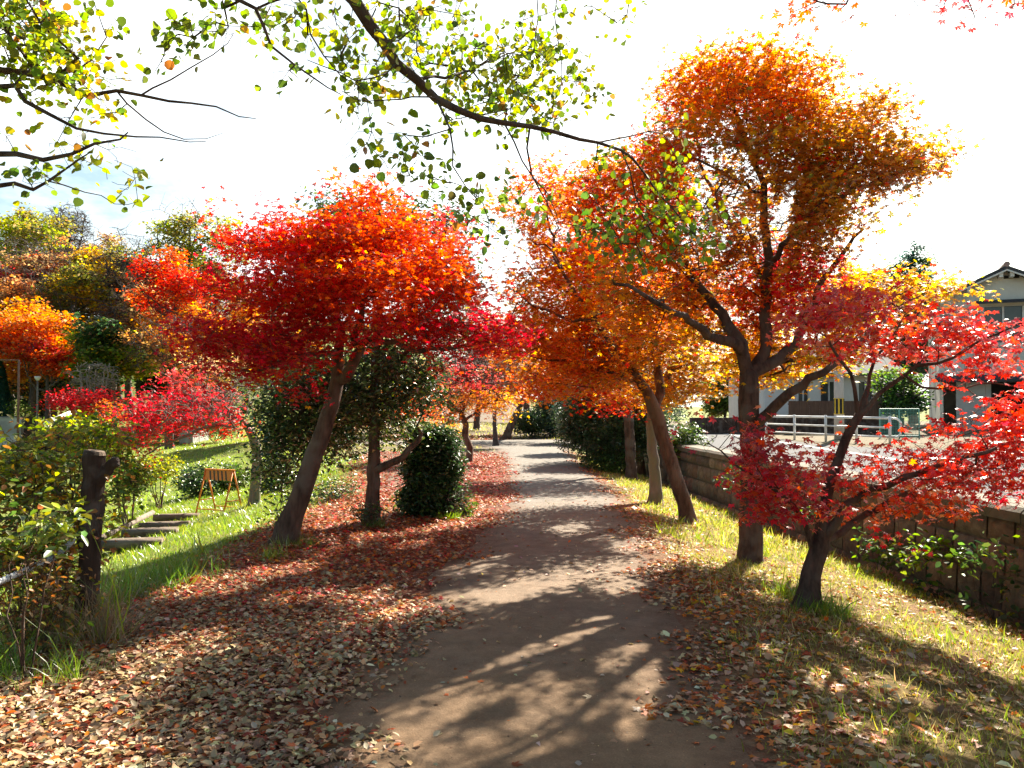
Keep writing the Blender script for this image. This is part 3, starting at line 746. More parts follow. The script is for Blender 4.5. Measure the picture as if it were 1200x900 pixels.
def gable_house():
    t = thing('house', 'beige two-storey house with a grey gabled roof at the right edge', 'house')
    D = 38.0
    xl, xr = 20.4, 26.0; xm = (xl + xr) / 2; ez = at(0, 350, D)[2]; rz = at(0, 318, D)[2]; g = .45
    y0, y1 = D, D + 8
    # walls: gable end with real openings is built from panels round the window and the ground-floor bays
    wx0, wx1 = at(1150, 0, D)[0], at(1190, 0, D)[0]; wz1, wz0 = at(0, 358, D)[2], at(0, 402, D)[2]
    gz1 = at(0, 447, D)[2]
    w = MB()
    w.prism([(xl, wz1), (xr, wz1), (xr, ez), (xm, rz), (xl, ez)], y0, y0 + .18)
    w.box(((wx1 + xr) / 2, y0 + .09, (wz0 + wz1) / 2), (xr - wx1, .18, wz1 - wz0))
    w.box(((xl + wx0) / 2, y0 + .09, (wz0 + wz1) / 2), (wx0 - xl, .18, wz1 - wz0))
    w.box(((xl + xr) / 2, y0 + .09, (wz0 + gz1) / 2), (xr - xl, .18, wz0 - gz1))
    for xa in (xl, xr - .18): w.box((xa + .09, (y0 + y1) / 2 + .09, (ez + g) / 2), (.18, y1 - y0 - .18, ez - g))
    w.box((xm, y1 + .09, (ez + g) / 2), (xr - xl, .18, ez - g))
    w.build('wall', M['plaster'], t)
    # ground floor front: piers, shutter, doorway, garage
    d0, d1 = at(1107, 0, D)[0], at(1121, 0, D)[0]; s1 = at(1157, 0, D)[0]
    MB().box(((xl + d0) / 2, y0 + .1, (g + gz1) / 2), (max(.1, d0 - xl), .16, gz1 - g)).build('pier', M['plaster'], t)
    MB().box((xr - .15, y0 + .1, (g + gz1) / 2), (.3, .16, gz1 - g)).build('pier', M['plaster'], t)
    MB().box(((max(d1, xl + .4) + s1) / 2, y0 + .12, (g + gz1) / 2 - .01), (s1 - max(d1, xl + .4), .06, gz1 - g - .02)).build('shutter', M['grey_panel'], t)
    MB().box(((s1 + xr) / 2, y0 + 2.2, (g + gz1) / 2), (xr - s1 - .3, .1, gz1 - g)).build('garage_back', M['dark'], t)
    # cladding strip left of the window
    cl = MB(); x = xl + .12
    while x < wx0 - .1: cl.box((x, y0 - .02, (wz0 + wz1) / 2), (.085, .045, wz1 - wz0 - .06)); x += .1
    cl.build('cladding', M['cladding'], t)
    wn = MB()
    for xa in (wx0, wx0 + (wx1 - wx0) * .5, wx1): wn.box((xa, y0 + .02, (wz0 + wz1) / 2), (.08, .1, wz1 - wz0))
    for za in (wz0, wz0 + (wz1 - wz0) * .33, wz1): wn.box(((wx0 + wx1) / 2, y0 + .03, za), (wx1 - wx0, .075, .07))
    wf = wn.build('window', M['alu'], t)
    MB().box(((wx0 + wx1) / 2, y0 + .1, (wz0 + wz1) / 2), (wx1 - wx0, .02, wz1 - wz0)).build('pane', M['glass'], wf)
    MB().box((at(1179, 0, D)[0], y0 - .012, at(0, 325, D)[2]), (.62, .05, .14)).build('gable_vent', M['dark'], t)
    # awnings
    az = at(0, 352, D)[2]; aw = MB()
    aw.prism([(wx0 - .35, 0), (wx0 - .35, .06), (wx1 + .7, .06), (wx1 + .7, 0)], 0, .75)
    o = aw.build('awning', M['rooftile'], t); o.location = (0, y0 - .75, az - .2); o.rotation_euler = (R(14), 0, 0)
    lz = gz1 + .25; aw = MB(); aw.prism([(xl - .2, 0), (xl - .2, .09), (xr + .3, .09), (xr + .3, 0)], 0, 1.1)
    o = aw.build('porch_roof', M['rooftile'], t); o.location = (0, y0 - 1.1, lz - .28); o.rotation_euler = (R(14), 0, 0)
    # roof slabs with overhang
    rf = MB(); ov = .55; sl = (rz - ez) / (xm - xl); th = .16
    for s in (-1, 1):
        xa = xm + s * (xm - xl + ov); za = ez - ov * sl
        rf.prism([(xm, rz + .02), (xa, za + .02), (xa, za + th), (xm, rz + th + .03)][::s], y0 - .65, y1 + .4)
    rf.build('roof', M['rooftile'], t)
    MB().tube([(xm, y0 - .68, rz + .24), (xm, y1 + .4, rz + .24)], .13, 10).build('ridge', M['redtile'], t)
    br = MB()
    for s in (-1, 1):
        for k in (.08, .55, .95): 
            br.box((xm + s * (xm - xl) * k, y0 - .28, rz - (rz - ez) * k - .13), (.16, .56, .2))
        xa = xm + s * (xm - xl + ov); za = ez - ov * sl
        br.prism([(xm, rz - .06), (xa, za - .06), (xa, za + .015), (xm, rz + .015)][::s], y0 - .66, y0 - .6)
    br.build('bargeboard', M['plaster_white'], t)
    a = R(-24); p = Vector((xm, D, 0)); t.rotation_euler = (0, 0, a); t.location = p - Matrix.Rotation(a, 3, 'Z') @ p
gable_house()

def low_house():
    t = thing('house', 'low white-walled house with dark windows behind the brown board fence', 'house')
    y0 = 37.5; x0, x1 = at(892, 0, y0)[0], at(1040, 0, y0)[0]; z0, z1 = .45, 3.1
    w = MB(); wins = [(at(930, 0, y0)[0], at(944, 0, y0)[0]), (at(956, 0, y0)[0], at(978, 0, y0)[0]), (at(1000, 0, y0)[0], at(1018, 0, y0)[0])]
    zl, zh = at(0, 474, y0)[2], at(0, 446, y0)[2]
    xs = [x0] + [v for p in wins for v in p] + [x1]
    for i in range(0, len(xs), 2): w.box(((xs[i] + xs[i + 1]) / 2, y0 + .08, (z0 + z1) / 2), (xs[i + 1] - xs[i], .16, z1 - z0))
    for a_, b_ in wins:
        w.box(((a_ + b_) / 2, y0 + .08, (z0 + zl) / 2), (b_ - a_, .16, zl - z0)); w.box(((a_ + b_) / 2, y0 + .08, (zh + z1) / 2), (b_ - a_, .16, z1 - zh))
    for xa in (x0 + .08, x1 - .08): w.box((xa, y0 + 3.2, (z0 + z1) / 2), (.16, 6, z1 - z0))
    w.build('wall', M['plaster_white'], t)
    for a_, b_ in wins:
        f = MB()
        for xa in (a_ + .03, (a_ + b_) / 2, b_ - .03): f.box((xa, y0 + .05, (zl + zh) / 2), (.055, .08, zh - zl))
        for za in (zl + .03, zh - .03): f.box(((a_ + b_) / 2, y0 + .055, za), (b_ - a_, .06, .055))
        wf = f.build('window', M['alu'], t)
        MB().box(((a_ + b_) / 2, y0 + .1, (zl + zh) / 2), (b_ - a_, .02, zh - zl)).build('pane', M['glass'], wf)
    rf = MB(); ym = y0 + 3; n = 5
    rf.add([(x0 - .5, y0 - .7, z1 - .1), (x1 + .5, y0 - .7, z1 - .1), (x1 + .5, ym, z1 + 1.3), (x0 - .5, ym, z1 + 1.3), (x0 - .5, y0 - .7, z1 + .02), (x1 + .5, y0 - .7, z1 + .02), (x1 + .5, ym, z1 + 1.44), (x0 - .5, ym, z1 + 1.44)],
           [(0, 3, 2, 1), (4, 5, 6, 7), (0, 1, 5, 4), (1, 2, 6, 5), (0, 4, 7, 3)])
    rf.add([(x0 - .5, y0 + 6.9, z1 - .1), (x1 + .5, y0 + 6.9, z1 - .1), (x1 + .5, ym, z1 + 1.3), (x0 - .5, ym, z1 + 1.3), (x0 - .5, y0 + 6.9, z1 + .02), (x1 + .5, y0 + 6.9, z1 + .02), (x1 + .5, ym, z1 + 1.44), (x0 - .5, ym, z1 + 1.44)],
           [(0, 1, 2, 3), (4, 7, 6, 5), (0, 4, 5, 1), (1, 5, 6, 2), (0, 3, 7, 4)])
    rf.build('roof', M['rooftile'], t)
low_house()

# ------------------------------------------------------------------ left side furniture
def barricade():
    t = thing('barricade', 'orange folding A-frame barricade with black striped board on the grass bank', 'barricade')
    p = hit(257, 599); t.location = p; t.rotation_euler = (0, 0, R(-24))
    H = .84; W = .36; sp = .27
    bd = MB(); bd.box((0, -.035, H - .11), (2 * W - .02, .02, .2), 0, Matrix.Rotation(R(-14), 4, 'X')); bd.build('board', M['stripe'], t, bevel=.004)
    tr = MB(); tr.box((0, 0, H), (2 * W + .06, .05, .035)); tr.build('top_bar', M['orange_paint'], t, bevel=.006)
    for x in (-W, W):
        for s in (-1, 1):
            MB().tube([(x, s * sp, -.03), (x, s * .012, H)], .017, 8).build('leg', M['orange_paint'], t, smooth=True)
        MB().tube([(x, -sp * .72, H * .27), (x, sp * .72, H * .27)], .011, 6).build('cross_brace', M['orange_paint'], t, smooth=True)
    MB().tube([(-W, -sp * .92, .06), (W, -sp * .92, .06)], .011, 6).tube([(-W, sp * .92, .06), (W, sp * .92, .06)], .011, 6).build('foot_bar', M['orange_paint'], t, smooth=True)
barricade()
def steps():
    t = thing('log_steps', 'short flight of weathered log steps cut into the grass bank', 'steps')
    pts = [hit(206, 612), hit(190, 622), hit(172, 633), hit(154, 645)]
    a, b_ = Vector(pts[0]), Vector(pts[-1]); n = 4
    dr = (b_ - a); dr.z = 0; dr.normalize(); sd = Vector((-dr.y, dr.x, 0))
    for i in range(n):
        c = a.lerp(b_, i / (n - 1)); c.z = float(gz(c.x, c.y)) + .1
        st = MB(); st.tube([c - sd * .42, c + sd * .05, c + sd * .42], [.066, .07, .064], 12).build('log', M['log'], t, smooth=True)
        q = c - dr * .3; MB().box((q.x, q.y, c.z - .05), (.8, .5, .12), math.atan2(sd.y, sd.x)).build('tread', M['earth'], t, bevel=.03)
    for s in (-.55,):
        MB().tube([a + sd * s - dr * .7 + Vector((0, 0, .12)), b_ + sd * s + dr * .3 + Vector((0, 0, .14))], .05, 10).build('side_log', M['log'], t, smooth=True)
steps()

def broken_post():
    t = thing('wooden_post', 'thick dark broken trunk post with a snapped side stub among vines', 'post')
    b_ = hit(104, 742); d = b_[1]
    sk = Skel(); top = at(112, 529, d)
    sk.limb([sink(b_, .15), at(104, 690, d), at(106, 620, d), at(109, 570, d), top], [.088, .082, .078, .074, .07], root=True, step=.06, wob=.004)
    sk.limb([at(112, 566, d), at(124, 553, d), at(136, 539, d - .05)], [.05, .042, .036], step=.03, wob=.008)
    sk.finish(.001)
    link('shaft', sk.mesh('shaft', .2, .12), M['post'], t)
    mb = MB(); q = Vector(top); n = 14
    mb.tube([q + Vector((0, 0, -.02)), q + Vector((.004, 0, .006))], [.074, .058], 14); mb.build('cut_top', M['cutwood'], t)
    e = Vector(at(136, 539, d - .05)); MB().tube([e + Vector((-.01, 0, -.008)), e + Vector((.012, -.004, .008))], [.036, .02], 8).build('stub_end', M['post'], t)
    return b_
POST = broken_post()
def rope():
    t = None
    p0 = Vector((-3.05, 3.0, .62)); p1 = Vector(at(66, 652, POST[1] - .1)); p2 = Vector((POST[0] - .06, POST[1] - .12, float(at(98, 630, POST[1])[2])))
    m = MB()
    for k in range(3):
        pts = []
        for i in range(150):
            u = i / 149; p = p0.lerp(p1, min(1, u / .9)) if u < .9 else p1.lerp(p2, (u - .9) / .1)
            p = p.copy(); p.z -= .05 * math.sin(min(1, u / .9) * PI); q = u * 150 + k * 2 * PI / 3
            pts.append(p + Vector((math.cos(q), .15, math.sin(q))) * .012)
        m.tube(pts, .012, 6)
    o = m.build('rope', M['rope'], None, smooth=True); tag(o, 'pale twisted rope tied to the broken trunk post', 'rope')
    MB_ = MB().tube([(-3.06, 3.0, -.1), (-3.05, 3.0, .75)], [.07, .065], 12).build('wooden_post', M['post'], None, smooth=True)
    tag(MB_, 'short round post holding the near end of the pale rope', 'post')
rope()

def bridge():
    t = thing('footbridge', 'red railed footbridge half hidden behind the crimson maple', 'bridge')
    d = 42.0; x0, x1 = at(128, 0, d)[0], at(232, 0, d)[0]
    zt, zb = at(0, 471, d)[2], at(0, 488, d)[2]
    n = 15
    def arc(u, z): return z + .18 * math.sin(u * PI)
    for s, yy in ((0, d), (1, d + 1.8)):
        for zz, r in ((zt, .045), ((zt + zb) / 2, .03)):
            MB().tube([(x0 + (x1 - x0) * i / n, yy, arc(i / n, zz)) for i in range(n + 1)], r, 8).build('rail', M['red_paint'], t, smooth=True)
        for i in range(0, n + 1, 2):
            x = x0 + (x1 - x0) * i / n; MB().box((x, yy, arc(i / n, (zt + zb) / 2) + .03), (.09, .09, zt - zb + .14)).build('post', M['red_paint'], t)
    m = MB()
    for i in range(n):
        u = i / n; x = x0 + (x1 - x0) * (i + .5) / n; m.box((x, d + .9, arc(u + .5 / n, zb) - .15), ((x1 - x0) / n + .01, 2.1, .22))
    m.build('deck', M['dark'], t)
    for x in (x0 + .3, x1 - .3): MB().box((x, d + .9, (zb - 2) / 2 - .3), (.7, 2.2, zb + 1.4)).build('abutment', M['concrete'], t)
bridge()
def lamp_post():
    t = thing('lamp_post', 'thin grey lamp post with a small pale lamp head before the red shrub', 'lamp post')
    d = 38.0; p = Vector(at(51, 0, d)); p.z = float(gz(p.x, p.y)); top = at(51, 446, d)[2]
    MB().tube([p - Vector((0, 0, .1)), (p.x, p.y, top)], [.06, .04], 10).build('pole', M['bark_grey'], t, smooth=True)
    MB().tube([(p.x, p.y, top), (p.x, p.y, top + .12), (p.x, p.y, top + .2)], [.06, .13, .15], 12).build('lamp_head', M['lampglass'], t, smooth=True)
lamp_post()
def frame_pole():
    t = thing('pole', 'rusty brown pole carrying a thin horizontal bar beside the cone conifer', 'pole')
    d = 36.0; p = Vector(at(29, 0, d)); p.z = float(gz(p.x, p.y)); top = at(29, 422, d)[2]
    MB().tube([p - Vector((0, 0, .1)), (p.x, p.y, top)], [.055, .045], 10).build('upright', M['rust'], t, smooth=True)
    MB().tube([(p.x, p.y, top), (p.x - 3.2, p.y + .3, top + .02)], .028, 8).build('cross_bar', M['rust'], t, smooth=True)
    q = Vector((p.x - 3.2, p.y + .3, 0)); MB().tube([q, (q.x, q.y, top + .02)], [.055, .045], 10).build('upright', M['rust'], t, smooth=True)
frame_pole()
def low_wall():
    d = 40.0; x0, x1 = at(-40, 0, d)[0], at(34, 0, d)[0]; z1 = at(0, 490, d)[2]
    t = thing('low_wall', 'low pale plastered wall under the cone conifer at the left edge', 'wall')
    MB().box(((x0 + x1) / 2, d, (z1 - 1.4) / 2), (x1 - x0, .25, z1 + 1.4)).build('body', M['plaster'], t)
    cp = MB(); cp.box(((x0 + x1) / 2, d, z1 + .035), (x1 - x0 + .1, .33, .07)); cp.build('coping', M['concrete'], t, bevel=.01)
low_wall()
def white_handrail():
    t = thing('handrail', 'bright white sloping handrail tube beside the crimson shrub', 'handrail')
    d = 30.0; a, b_ = Vector(at(56, 495, d)), Vector(at(82, 484, d + 1.5)); dr = (b_ - a)
    MB().tube([a - dr * .15, b_], .085, 10).build('tube', M['white_metal'], t, smooth=True)
    for u in (.0, .8):
        p = a + dr * u; MB().tube([(p.x, p.y, float(gz(p.x, p.y)) - .1), p], .04, 8).build('post', M['white_metal'], t, smooth=True)
white_handrail()

# a person on a bench, far off beyond the path
def person_on_bench():
    d = 58.0; p = at(611, 0, d); x, y = p[0], p[1]; g = float(gz(x, y))
    be = thing('park_bench', 'plain wooden bench under the seated person beyond the path end', 'bench')
    MB().box((x, y, g + .43), (1.5, .4, .05)).build('seat', M['log'], be)
    for s in (-.6, .6): MB().box((x + s, y, g + .2), (.08, .36, .42)).build('leg', M['concrete'], be)
    t = thing('person', 'small seated person in dark navy clothes on a bench beyond the path', 'person')
    # facing left (-x): pelvis, spine, head, thighs forward, calves down
    J = {'pel': (0, 0, .56), 'sp': (-.02, 0, .78), 'ch': (-.05, 0, 1.0), 'ne': (-.08, 0, 1.13), 'hd': (-.11, 0, 1.24), 'tp': (-.12, 0, 1.34)}
    V = list(J.values()); Rd = [.15, .14, .15, .06, .09, .075]; E = [(0, 1), (1, 2), (2, 3), (3, 4), (4, 5)]
    for s in (-1, 1):
        b = len(V); V += [(-.06, s * .1, .54), (-.44, s * .11, .52), (-.46, s * .11, .1), (-.6, s * .12, .05)]; Rd += [.095, .07, .05, .045]; E += [(0, b), (b, b + 1), (b + 1, b + 2), (b + 2, b + 3)]
        b = len(V); V += [(-.05, s * .2, 1.02), (-.12, s * .24, .76), (-.34, s * .16, .66), (-.43, s * .12, .62)]; Rd += [.065, .05, .04, .035]; E += [(2, b), (b, b + 1), (b + 1, b + 2), (b + 2, b + 3)]
    me = bpy.data.meshes.new('body'); me.from_pydata(V, E, []); bk = bmesh.new(); bk.from_mesh(me); bk.verts.layers.skin.verify(); bk.to_mesh(me); bk.free()
    o = link('body', me, None, t); m = o.modifiers.new('skin', 'SKIN'); m.use_smooth_shade = True
    for i, r in enumerate(Rd): me.skin_vertices[0].data[i].radius = (r, r)
    me.skin_vertices[0].data[0].use_root = True
    s = o.modifiers.new('sub', 'SUBSURF'); s.levels = 1; s.render_levels = 1
    dg = bpy.context.evaluated_depsgraph_get(); me2 = bpy.data.meshes.new_from_object(o.evaluated_get(dg)); o.modifiers.clear(); o.data = me2
    me2.materials.clear(); me2.materials.append(M['navy']); me2.materials.append(M['skin'])
    for f in me2.polygons:
        f.use_smooth = True
        if f.center.z > 1.12 or (f.center.x < -.39 and .55 < f.center.z < .72): f.material_index = 1
    hb = bmesh.new(); bmesh.ops.create_uvsphere(hb, u_segments=14, v_segments=9, radius=.115)
    for v in hb.verts:
        v.co.z *= 1.08
        if v.co.x < -.03 and v.co.z < .045: v.co.x = -.03
    hm = bpy.data.meshes.new('hair'); hb.to_mesh(hm); hb.free(); h = link('hair', hm, M['hair'], t); h.location = (-.095, 0, 1.285)
    t.location = (x, y, g); 
person_on_bench()

# ================================================================== TREES CLOSE BY
def base(px, py): return hit(px, py)

# --- red maple on the left bank
b = base(333, 637); D = b[1]
tree('maple_tree', 'bright red maple with a leaning reddish trunk on the left bank', [
    ([sink(b), at(345, 600, D), at(364, 545, D), at(383, 490, D), at(395, 445, D + .05), at(397, 415, D + .1), at(400, 388, D + .1)], [.185, .165, .15, .14, .12, .09, .07]),
    ([at(395, 450, D), at(412, 428, D - .1), at(422, 408, D - .15), at(414, 394, D - .2), at(424, 370, D - .3), at(440, 330, D - .3), at(446, 280, D - .1)], [.105, .1, .09, .075, .05, .035, .02]),
    ([at(420, 402, D - .15), at(450, 402, D - .4), at(492, 412, D - .5), at(532, 408, D - .6), at(572, 398, D - .6)], [.07, .05, .04, .03, .02]),
    ([at(397, 408, D), at(380, 414, D - .5), at(355, 416, D - .9), at(334, 418, D - 1.1), at(296, 436, D - 1.2), at(262, 420, D - 1.1)], [.05, .045, .038, .03, .02, .012]),
    ([at(400, 390, D), at(385, 350, D + .2), at(350, 315, D + .1), at(315, 290, D)], [.05, .04, .028, .015]),
    ([at(402, 388, D), at(420, 345, D + .8), at(400, 300, D + 1), at(395, 260, D + 1)], [.045, .04, .028, .015]),
    ([at(445, 395, D - .3), at(480, 362, D + .2), at(502, 310, D + .3), at(524, 265, D + .2)], [.04, .035, .025, .012]),
    ([at(395, 400, D), at(352, 378, D + .5), at(310, 372, D + .4), at(270, 385, D)], [.04, .03, .02, .012]),
], [
    (428, 285, 62, 48, D, 1.0, 'ored'), (392, 300, 50, 40, D + .3, 1.0, 'red'), (335, 292, 62, 36, D, .9, 'red'), (300, 325, 46, 30, D - .2, .8, 'crim'), (285, 300, 32, 22, D, .5, 'crim'),
    (440, 345, 95, 40, D - .3, 1.2, 'ored'), (360, 345, 70, 38, D - .3, 1.1, 'red'), (515, 325, 50, 42, D, .9, 'ored'), (545, 345, 30, 30, D, .7, 'ored', .7), (530, 385, 62, 24, D - .5, .8, 'dcrim', 1.2), (470, 388, 50, 18, D - .6, .7, 'crim'),
    (310, 385, 60, 24, D - .4, .8, 'crim'), (258, 392, 30, 30, D - .5, .6, 'dcrim'), (322, 420, 58, 20, D - 1.1, .7, 'dcrim', 1.2), (285, 430, 40, 18, D - 1.1, .5, 'crim'), (592, 392, 26, 18, D - .6, .5, 'dcrim'),
    (440, 245, 30, 24, D + .1, .6, 'ored', 1.3), (435, 228, 16, 14, D + .1, .4, 'ored', 1.2), (470, 262, 26, 20, D + .2, .6, 'ored', .9), (330, 265, 40, 16, D + .1, .5, 'red', .8), (360, 275, 30, 18, D + .2, .5, 'red', .8), (545, 300, 18, 30, D + .2, .5, 'ored', .6), (560, 330, 18, 24, D, .5, 'ored', .8), (574, 350, 16, 20, D - .2, .4, 'red', .8), (235, 395, 20, 24, D - .6, .4, 'crim', .9), (260, 335, 20, 24, D - .2, .4, 'red', .7), (420, 262, 40, 20, D + .2, .6, 'red', .9), (540, 428, 20, 26, D - .5, .3, 'dcrim', .8), (524, 268, 18, 24, D + .2, .4, 'pink', .6), (495, 290, 34, 24, D + .3, .6, 'ored', .7), (262, 250, 10, 30, D + .2, .2, 'red', .5), (350, 452, 18, 20, D - .6, .3, 'dcrim', .9), (380, 385, 50, 26, D - .4, .7, 'crim', .9), (250, 410, 34, 22, D - .8, .5, 'dcrim', 1.0), (300, 410, 44, 18, D - .9, .5, 'crim', 1.0), (560, 372, 36, 26, D - .3, .6, 'crim', .9), (575, 400, 40, 16, D - .6, .5, 'dcrim', 1.0), (410, 230, 20, 16, D + .1, .4, 'ored', 1.0), (455, 300, 50, 30, D, .8, 'ored', .8), (235, 425, 16, 22, D - .6, .3, 'crim', .7), (600, 400, 14, 14, D - .6, .3, 'dcrim', .8)],
    M['bark_red'], M['maple'], T5, 27, .049, spacing=.3, dmin=.16, mixes=[('ored', .12), ('org', .04), ('crim', .08)], sag=.06, sx=.18, sz=.06, gap=.24, fq=5, rs=.7, twl=.2, twn=2, r0=.0017)

# --- dark evergreen behind it
b = base(437, 612); D = b[1]
tree('evergreen_tree', 'dark glossy evergreen tree growing straight behind the leaning red maple', [
    ([sink(b), at(437, 575, D), at(438, 530, D), at(438, 470, D), at(441, 410, D), at(446, 350, D + .1), at(452, 290, D + .2), at(450, 250, D + .2)], [.125, .11, .1, .085, .07, .05, .035, .02]),
    ([at(438, 550, D), at(458, 541, D - .1), at(478, 528, D - .2), at(494, 508, D - .2)], [.075, .065, .055, .04]),
    ([at(440, 455, D), at(466, 424, D - .1), at(492, 398, D - .1)], [.05, .04, .025]),
    ([at(438, 505, D), at(400, 480, D + .2), at(355, 480, D + .2), at(320, 520, D + .1)], [.05, .04, .03, .018]),
    ([at(438, 480, D), at(410, 440, D + .6), at(370, 430, D + .6)], [.045, .03, .02]),
], [
    (345, 485, 42, 42, D + .2, .8, 'dgrn'), (325, 540, 24, 42, D + .1, .6, 'dgrn', .9), (375, 445, 52, 30, D + .4, .9, 'dgrn', .9), (425, 478, 42, 36, D + .2, .8, 'dgrn', .7), (470, 440, 40, 40, D, .8, 'dgrn', .8), (498, 465, 26, 30, D - .1, .5, 'dgrn', .7), (385, 510, 40, 34, D + .5, .6, 'dgrn', .8), (455, 500, 34, 20, D, .5, 'grn', .5),
    (435, 270, 60, 34, D + .9, .8, 'dgrn', .9), (505, 262, 46, 22, D + .9, .6, 'dgrn', .7), (515, 330, 50, 40, D + .9, .7, 'dgrn', .5), (545, 375, 30, 26, D + .3, .5, 'grn', .5), (395, 245, 22, 16, D + .8, .4, 'dgrn'), (330, 590, 12, 18, D, .3, 'dgrn', .7), (440, 400, 60, 40, D + .9, .6, 'dgrn', .5)],
    M['bark_red'], M['ever'], TE, 42, .085, spacing=.36, dmin=.18, sx=.19, sz=.13, tilt=.6, droop=.5, mixes=[('grn', .22), ('lg', .07)], lump=.05)

def bush(name, label, px, py, rx, ry, d, rd, col, per, size, mixes=None, tpl=TE, mat='ever', stems=6, spacing=.3, group=None, cat='shrub', basepx=None, dmin=.14, sx=.14, sz=.11, bark='bark', boxy=False, blobs=None, r0=.004, twn=2, rs=.6):
    c = at(px, py, d); gx = (basepx if basepx is not None else px); bx = at(gx, py, d)[0]; g = float(gz(bx, d))
    limbs = []
    for i in range(stems):
        a = 2 * PI * i / stems + rng.uniform(0, .6); ww = rx * d / F * .5
        top = np.array((c[0] + math.cos(a) * ww, c[1] + math.sin(a) * rd * .5, c[2] + ry * d / F * rng.uniform(.0, .4)))
        p0 = np.array((bx + .08 * math.cos(a), d + .08 * math.sin(a), g - .05))
        if i == 0: limbs.append(([p0, p0 * .6 + top * .4 + (0, 0, .05), top], [.035, .025, .012]))
        else: limbs.append(([p0, p0 * .6 + top * .4 + (0, 0, .05), top], [.03, .02, .01]))
    return tree(name, label, limbs, blobs or [(px, py, rx, ry, d, rd, col)], M[bark], M[mat], tpl, per, size, spacing=spacing, dmin=dmin, sx=sx, sz=sz, twn=twn, twl=.15, r0=r0, flare=.1, cat=cat, group=group,
                mixes=mixes, tilt=.7, droop=.5, tname='stems', cname='foliage', up=.1, rs=rs, gap=.2, fq=6)

D = hit(508, 607)[1] + .35
bush('shrub', 'dense dark green rounded shrub standing at the left edge of the path', 510, 552, 33, 48, D, .42, 'dgrn', 60, .075, [('grn', .1)], spacing=.18, dmin=.1, sx=.1, sz=.09,
     blobs=[(510, 552, 32, 46, D, .42, 'dgrn'), (498, 520, 22, 20, D, .3, 'dgrn'), (520, 585, 28, 22, D - .1, .35, 'dgrn'), (535, 600, 12, 10, D - .2, .15, 'lg', .8), (490, 580, 18, 22, D, .3, 'dgrn')])

# --- small orange maple further along
b = base(549, 541); D = b[1]
tree('maple_tree', 'small orange maple with a crooked trunk beyond the dark rounded shrub', [
    ([sink(b), at(551, 525, D), at(545, 512, D), at(546, 498, D), at(540, 484, D)], [.13, .12, .12, .1, .08]),
    ([at(546, 495, D), at(565, 478, D), at(595, 462, D)], [.06, .045, .03]), ([at(541, 488, D), at(520, 465, D), at(500, 455, D)], [.06, .045, .025]), ([at(541, 486, D), at(548, 455, D + .4), at(560, 425, D + .5)], [.055, .04, .02])],
    [(572, 468, 32, 14, D - .2, .8, 'org'), (590, 478, 16, 9, D - .4, .5, 'gold'), (530, 470, 30, 16, D, .8, 'peach', .6), (545, 445, 40, 20, D + .3, 1, 'pink', .4), (490, 470, 30, 22, D + .5, .8, 'ored', .7), (515, 490, 16, 12, D, .5, 'org', .7)],
    M['bark'], M['maple'], T3, 46, .062, spacing=.5, dmin=.28, sx=.28, sz=.1, extra_bare=[(590, 438, 50, 22, D + .2, 1.2, 'brn'), (530, 440, 40, 22, D + .2, 1.0, 'brn')], r0=.005)

# --- leaning tree and upright tree far beyond the path
b = base(593, 516); D = max(b[1], 39.2)
def farbase(px, d): x = at(px, 0, d)[0]; return np.array((x, d, float(gz(x, d))))
tree('bare_tree', 'nearly bare tree leaning right beyond the far end of the path', [
    ([sink(farbase(592, D), .1), at(598, 500, D), at(605, 485, D), at(613, 470, D), at(622, 452, D)], [.22, .19, .17, .15, .11]),
    ([at(610, 476, D), at(590, 450, D), at(565, 425, D)], [.1, .06, .03]), ([at(620, 455, D), at(640, 425, D), at(650, 400, D)], [.1, .06, .03])],
    [(635, 430, 40, 18, D, 1.5, 'peach', .25), (570, 430, 30, 14, D, 1.2, 'pink', .25)], M['bark'], M['far'], T3, 30, .09, spacing=.8, dmin=.5, sx=.45, sz=.2,
    extra_bare=[(590, 425, 60, 26, D, 2.0, 'brn'), (640, 425, 40, 26, D, 1.8, 'brn')], r0=.011, twl=.5)
tree('tree', 'straight dark-trunked tree beside the seated person far beyond the path', [
    ([sink(farbase(617, 47), .1), at(617, 482, 47), at(617, 462, 47), at(616, 430, 47)], [.24, .22, .2, .12])],
    [(600, 425, 34, 18, 47, 2, 'peach', .5), (632, 420, 30, 18, 47, 2, 'dull', .5)], M['bark'], M['far'], TQ, 34, .12, spacing=1.0, dmin=.6, sx=.5, sz=.25, r0=.012, twl=.5)

